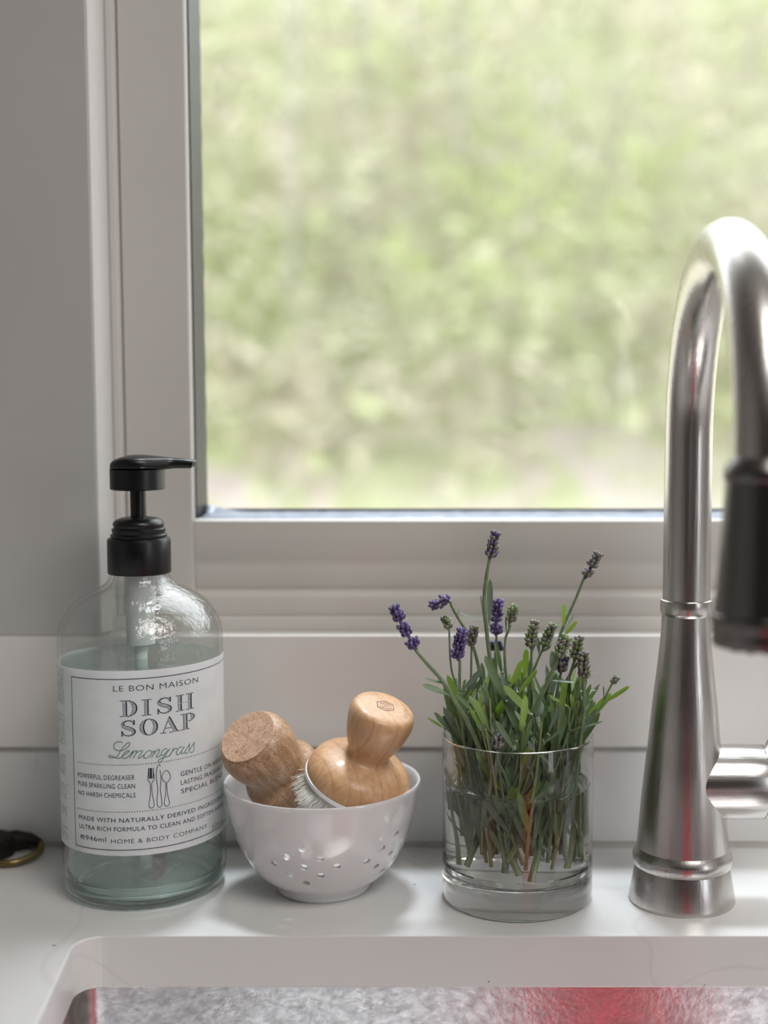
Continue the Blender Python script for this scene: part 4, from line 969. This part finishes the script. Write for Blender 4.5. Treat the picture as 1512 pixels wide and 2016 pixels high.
# ================================================================== FAUCET
FX, FY = at(1342, 1768, .738).x, .738
fa = thing('kitchen_faucet', 'tall brushed steel gooseneck faucet with pull-down spray head', 'faucet', (FX,FY,0))
body = [(0,0),(.0300,0),(.0303,.0008),(.0300,.003),(.0270,.0198),(.0266,.0208)]
MB().lathe(body, 96).obj('base', M['steel'], fa)
MB().lathe([(.0266,.0206),(.0277,.0214),(.0284,.0235),(.0285,.0262),(.0280,.0285),(.0268,.0305),(.0262,.0316)], 96).obj('base_ring', M['steel'], fa, smooth=50)
cone = [(.0262,.0315),(.0258,.036),(.0248,.048),(.0236,.062),(.0222,.0765),(.0207,.0896),(.0184,.1135),(.0167,.128),(.0152,.142),(.0142,.153),(.0138,.160),(.0136,.1652)]
MB().lathe(smoothprof(cone), 96).obj('body', M['steel'], fa, smooth=60)
MB().lathe([(.0136,.1650),(.0142,.1660),(.0146,.1672),(.0147,.1720),(.0144,.1738),(.0134,.1742),(.0133,.1725)], 96).obj('collar', M['steel'], fa, smooth=50)
RT = .0133; RA = .0945; ZA = .265
dirn = Vector((-.014, -1, 0)).normalized(); pts = [(0,0,.172)] + [(0,0,.172+(ZA-.172)*k/6) for k in range(1,6)]
for k in range(33):
    a = PI*k/32; c = dirn*(RA-RA*math.cos(a)); pts.append((c.x, c.y, ZA+.998*RA*math.sin(a)))
e = Vector(pts[-1]); pts.append((e.x, e.y, ZA-.006))
MB().tube(pts, RT, 48).obj('gooseneck', M['steel'], fa, smooth=60)
hx, hy = e.x, e.y
mt = Matrix.Translation((hx, hy, 0))
sh = MB().lathe([(.0131,.2630),(.0148,.2610),(.0160,.2585),(.0166,.2575),(.0166,.2540),(.0160,.2530)], 64, 0, mt).obj('spray_collar', M['steeldark'], fa, smooth=50)
MB().lathe([(.0158,.2530),(.0162,.248),(.0172,.230),(.0186,.208),(.0196,.1985),(.0196,.1975)], 64, 0, mt).obj('spray_head', M['steeldark'], fa, smooth=60)
MB().lathe([(.0190,.1978),(.0206,.1972),(.0212,.1955),(.0210,.1935),(.0201,.1925),(.0203,.1890),(.0203,.1855),(.0195,.1838),(.0170,.1835),(0,.1835)], 64, 0, mt).obj('spray_ring', M['steeldark'], fa, smooth=50)
nz = MB()
for k in range(12): nz.lathe([(.0016,.1836),(.0014,.1822),(0,.1820)], 10, 0, Matrix.Translation((hx+.0135*math.cos(k*PI/6), hy+.0135*math.sin(k*PI/6), 0)))
nz.obj('nozzles', M['nozzle'], fa)
# side valve: horizontal barrel, seam, rounded cap, lever
mv = Matrix.Translation((0,0,.0690)) @ Matrix.Rotation(PI/2, 4, 'Y')
MB().lathe([(.0150,.008),(.0211,.0085),(.0211,.030),(.0210,.0440),(.0207,.0446),(.018,.0446)], 72, 0, mv).obj('valve_barrel', M['steelx'], fa, smooth=60)
MB().lathe([(.018,.0447),(.0208,.0449),(.0209,.0456),(.0205,.0500),(.0190,.0550),(.0160,.0590),(.010,.0615),(0,.0620)], 72, 0, mv).obj('valve_cap', M['steelx'], fa, smooth=60)
lv = MB().tube(catmull([(.050,.0,.086),(.056,.004,.096),(.066,.012,.110),(.080,.024,.132)], 5), [.0052]*10+[.0046]*6, 16); lv.obj('lever', M['steel'], fa)

# ================================================================== BRASS LOOP at the left edge
p0 = at(24, 1688, .806); bx, by = p0.x, .806
bo = thing('brass_ring_pull', 'small aged brass ring with dark bronze body, cut off by the left edge', 'metalware', (bx,by,0))
ringp = [(.0155*math.cos(2*PI*k/48)*1.12, .0165*math.sin(2*PI*k/48)*1.1, .0026+.0022*math.sin(2*PI*k/48)+.0022) for k in range(49)]
MB().tube(ringp, .0023, 12, cap=False).obj('ring', M['brass'], bo)
mb = MB()
mb.lathe([(0,0.0005),(.012,.0005),(.0135,.002),(.0138,.008),(.0128,.0125),(.009,.0142),(0,.0146)], 40, 0, Matrix.Translation((-.013,.003,0)))
mb.tube([(-.010,.006,.007),(.0,.010,.0085),(.008,.0125,.0075),(.0145,.009,.0060)], [.007,.0058,.0040,.0030], 16)
mb.obj('body', M['bronze'], bo)

# ================================================================== OUTSIDE
def gz_(x, y):
    s = max(0, y-14); return -2.6 + .30*s + .003*s*s + .8*noise.noise(Vector((x*.08, y*.08, 0)))
vs = []; fs = []; nx, ny = 50, 60
for j in range(ny+1):
    for i in range(nx+1):
        y = 1.5+72*(j/ny)**1.3; x = -40+80*i/nx; vs.append((x, y, gz_(x, y)))
for j in range(ny):
    for i in range(nx): q = j*(nx+1)+i; fs.append((q, q+1, q+nx+2, q+nx+1))
g = MB().add(vs, fs).obj('hillside', M['litter'], smooth=60); tag(g, 'blurred wooded hillside of leaf litter outside the window', 'hillside', kind='structure')
tr = MB(); lf = MB(); RW = random.Random(11)
for i in range(26):
    y = 18+RW.random()*34; x = RW.uniform(-.5,.62)*y*.95; z = gz_(x, y); h = RW.uniform(9,16); lean = RW.uniform(-.6,.6); r = RW.uniform(.06,.13)
    tr.tube([(x,y,z-.2),(x+lean*.3,y,z+h*.4),(x+lean,y,z+h)], [r, r*.75, r*.3], 6)
    for b in range(5):
        t = RW.uniform(.35,.9); a = RW.random()*2*PI; L_ = RW.uniform(1,2.4); p = Vector((x+lean*t, y, z+h*t))
        tr.tube([p, p+Vector((math.cos(a)*L_, math.sin(a)*L_, L_*.6))], [r*.35, r*.1], 4)
def cards(cx, cy_, cz_, rx, rz, n, s0, s1):
    for k in range(n):
        p = Vector((cx+RW.gauss(0,rx*.5), cy_+RW.gauss(0,rx*.5), cz_+RW.gauss(0,rz*.5))); s = RW.uniform(s0,s1)
        u = Vector((RW.gauss(0,1),RW.gauss(0,1),RW.gauss(0,1))).normalized(); v = u.orthogonal().normalized()
        lf.add([p-u*s, p+v*s*.5, p+u*s, p-v*s*.5], [(0,1,2,3)])
for i in range(900):
    y = 16+RW.random()*42; x = RW.uniform(-.5,.62)*y*.95; z = gz_(x, y)
    up = RW.random(); zz = z + (RW.uniform(.3,2.0) if up < .5 else RW.uniform(2.0,11.5))
    cards(x, y, zz, RW.uniform(1.4,3.4), RW.uniform(.9,2.2), 85, .10, .22)
lf.add(tr.v, tr.f, 1)
o = lf.obj('woodland', [M['woods'], M['bark']], smooth=None); tag(o, 'blurred pale green spring woods outside the window', 'woods', kind='stuff')
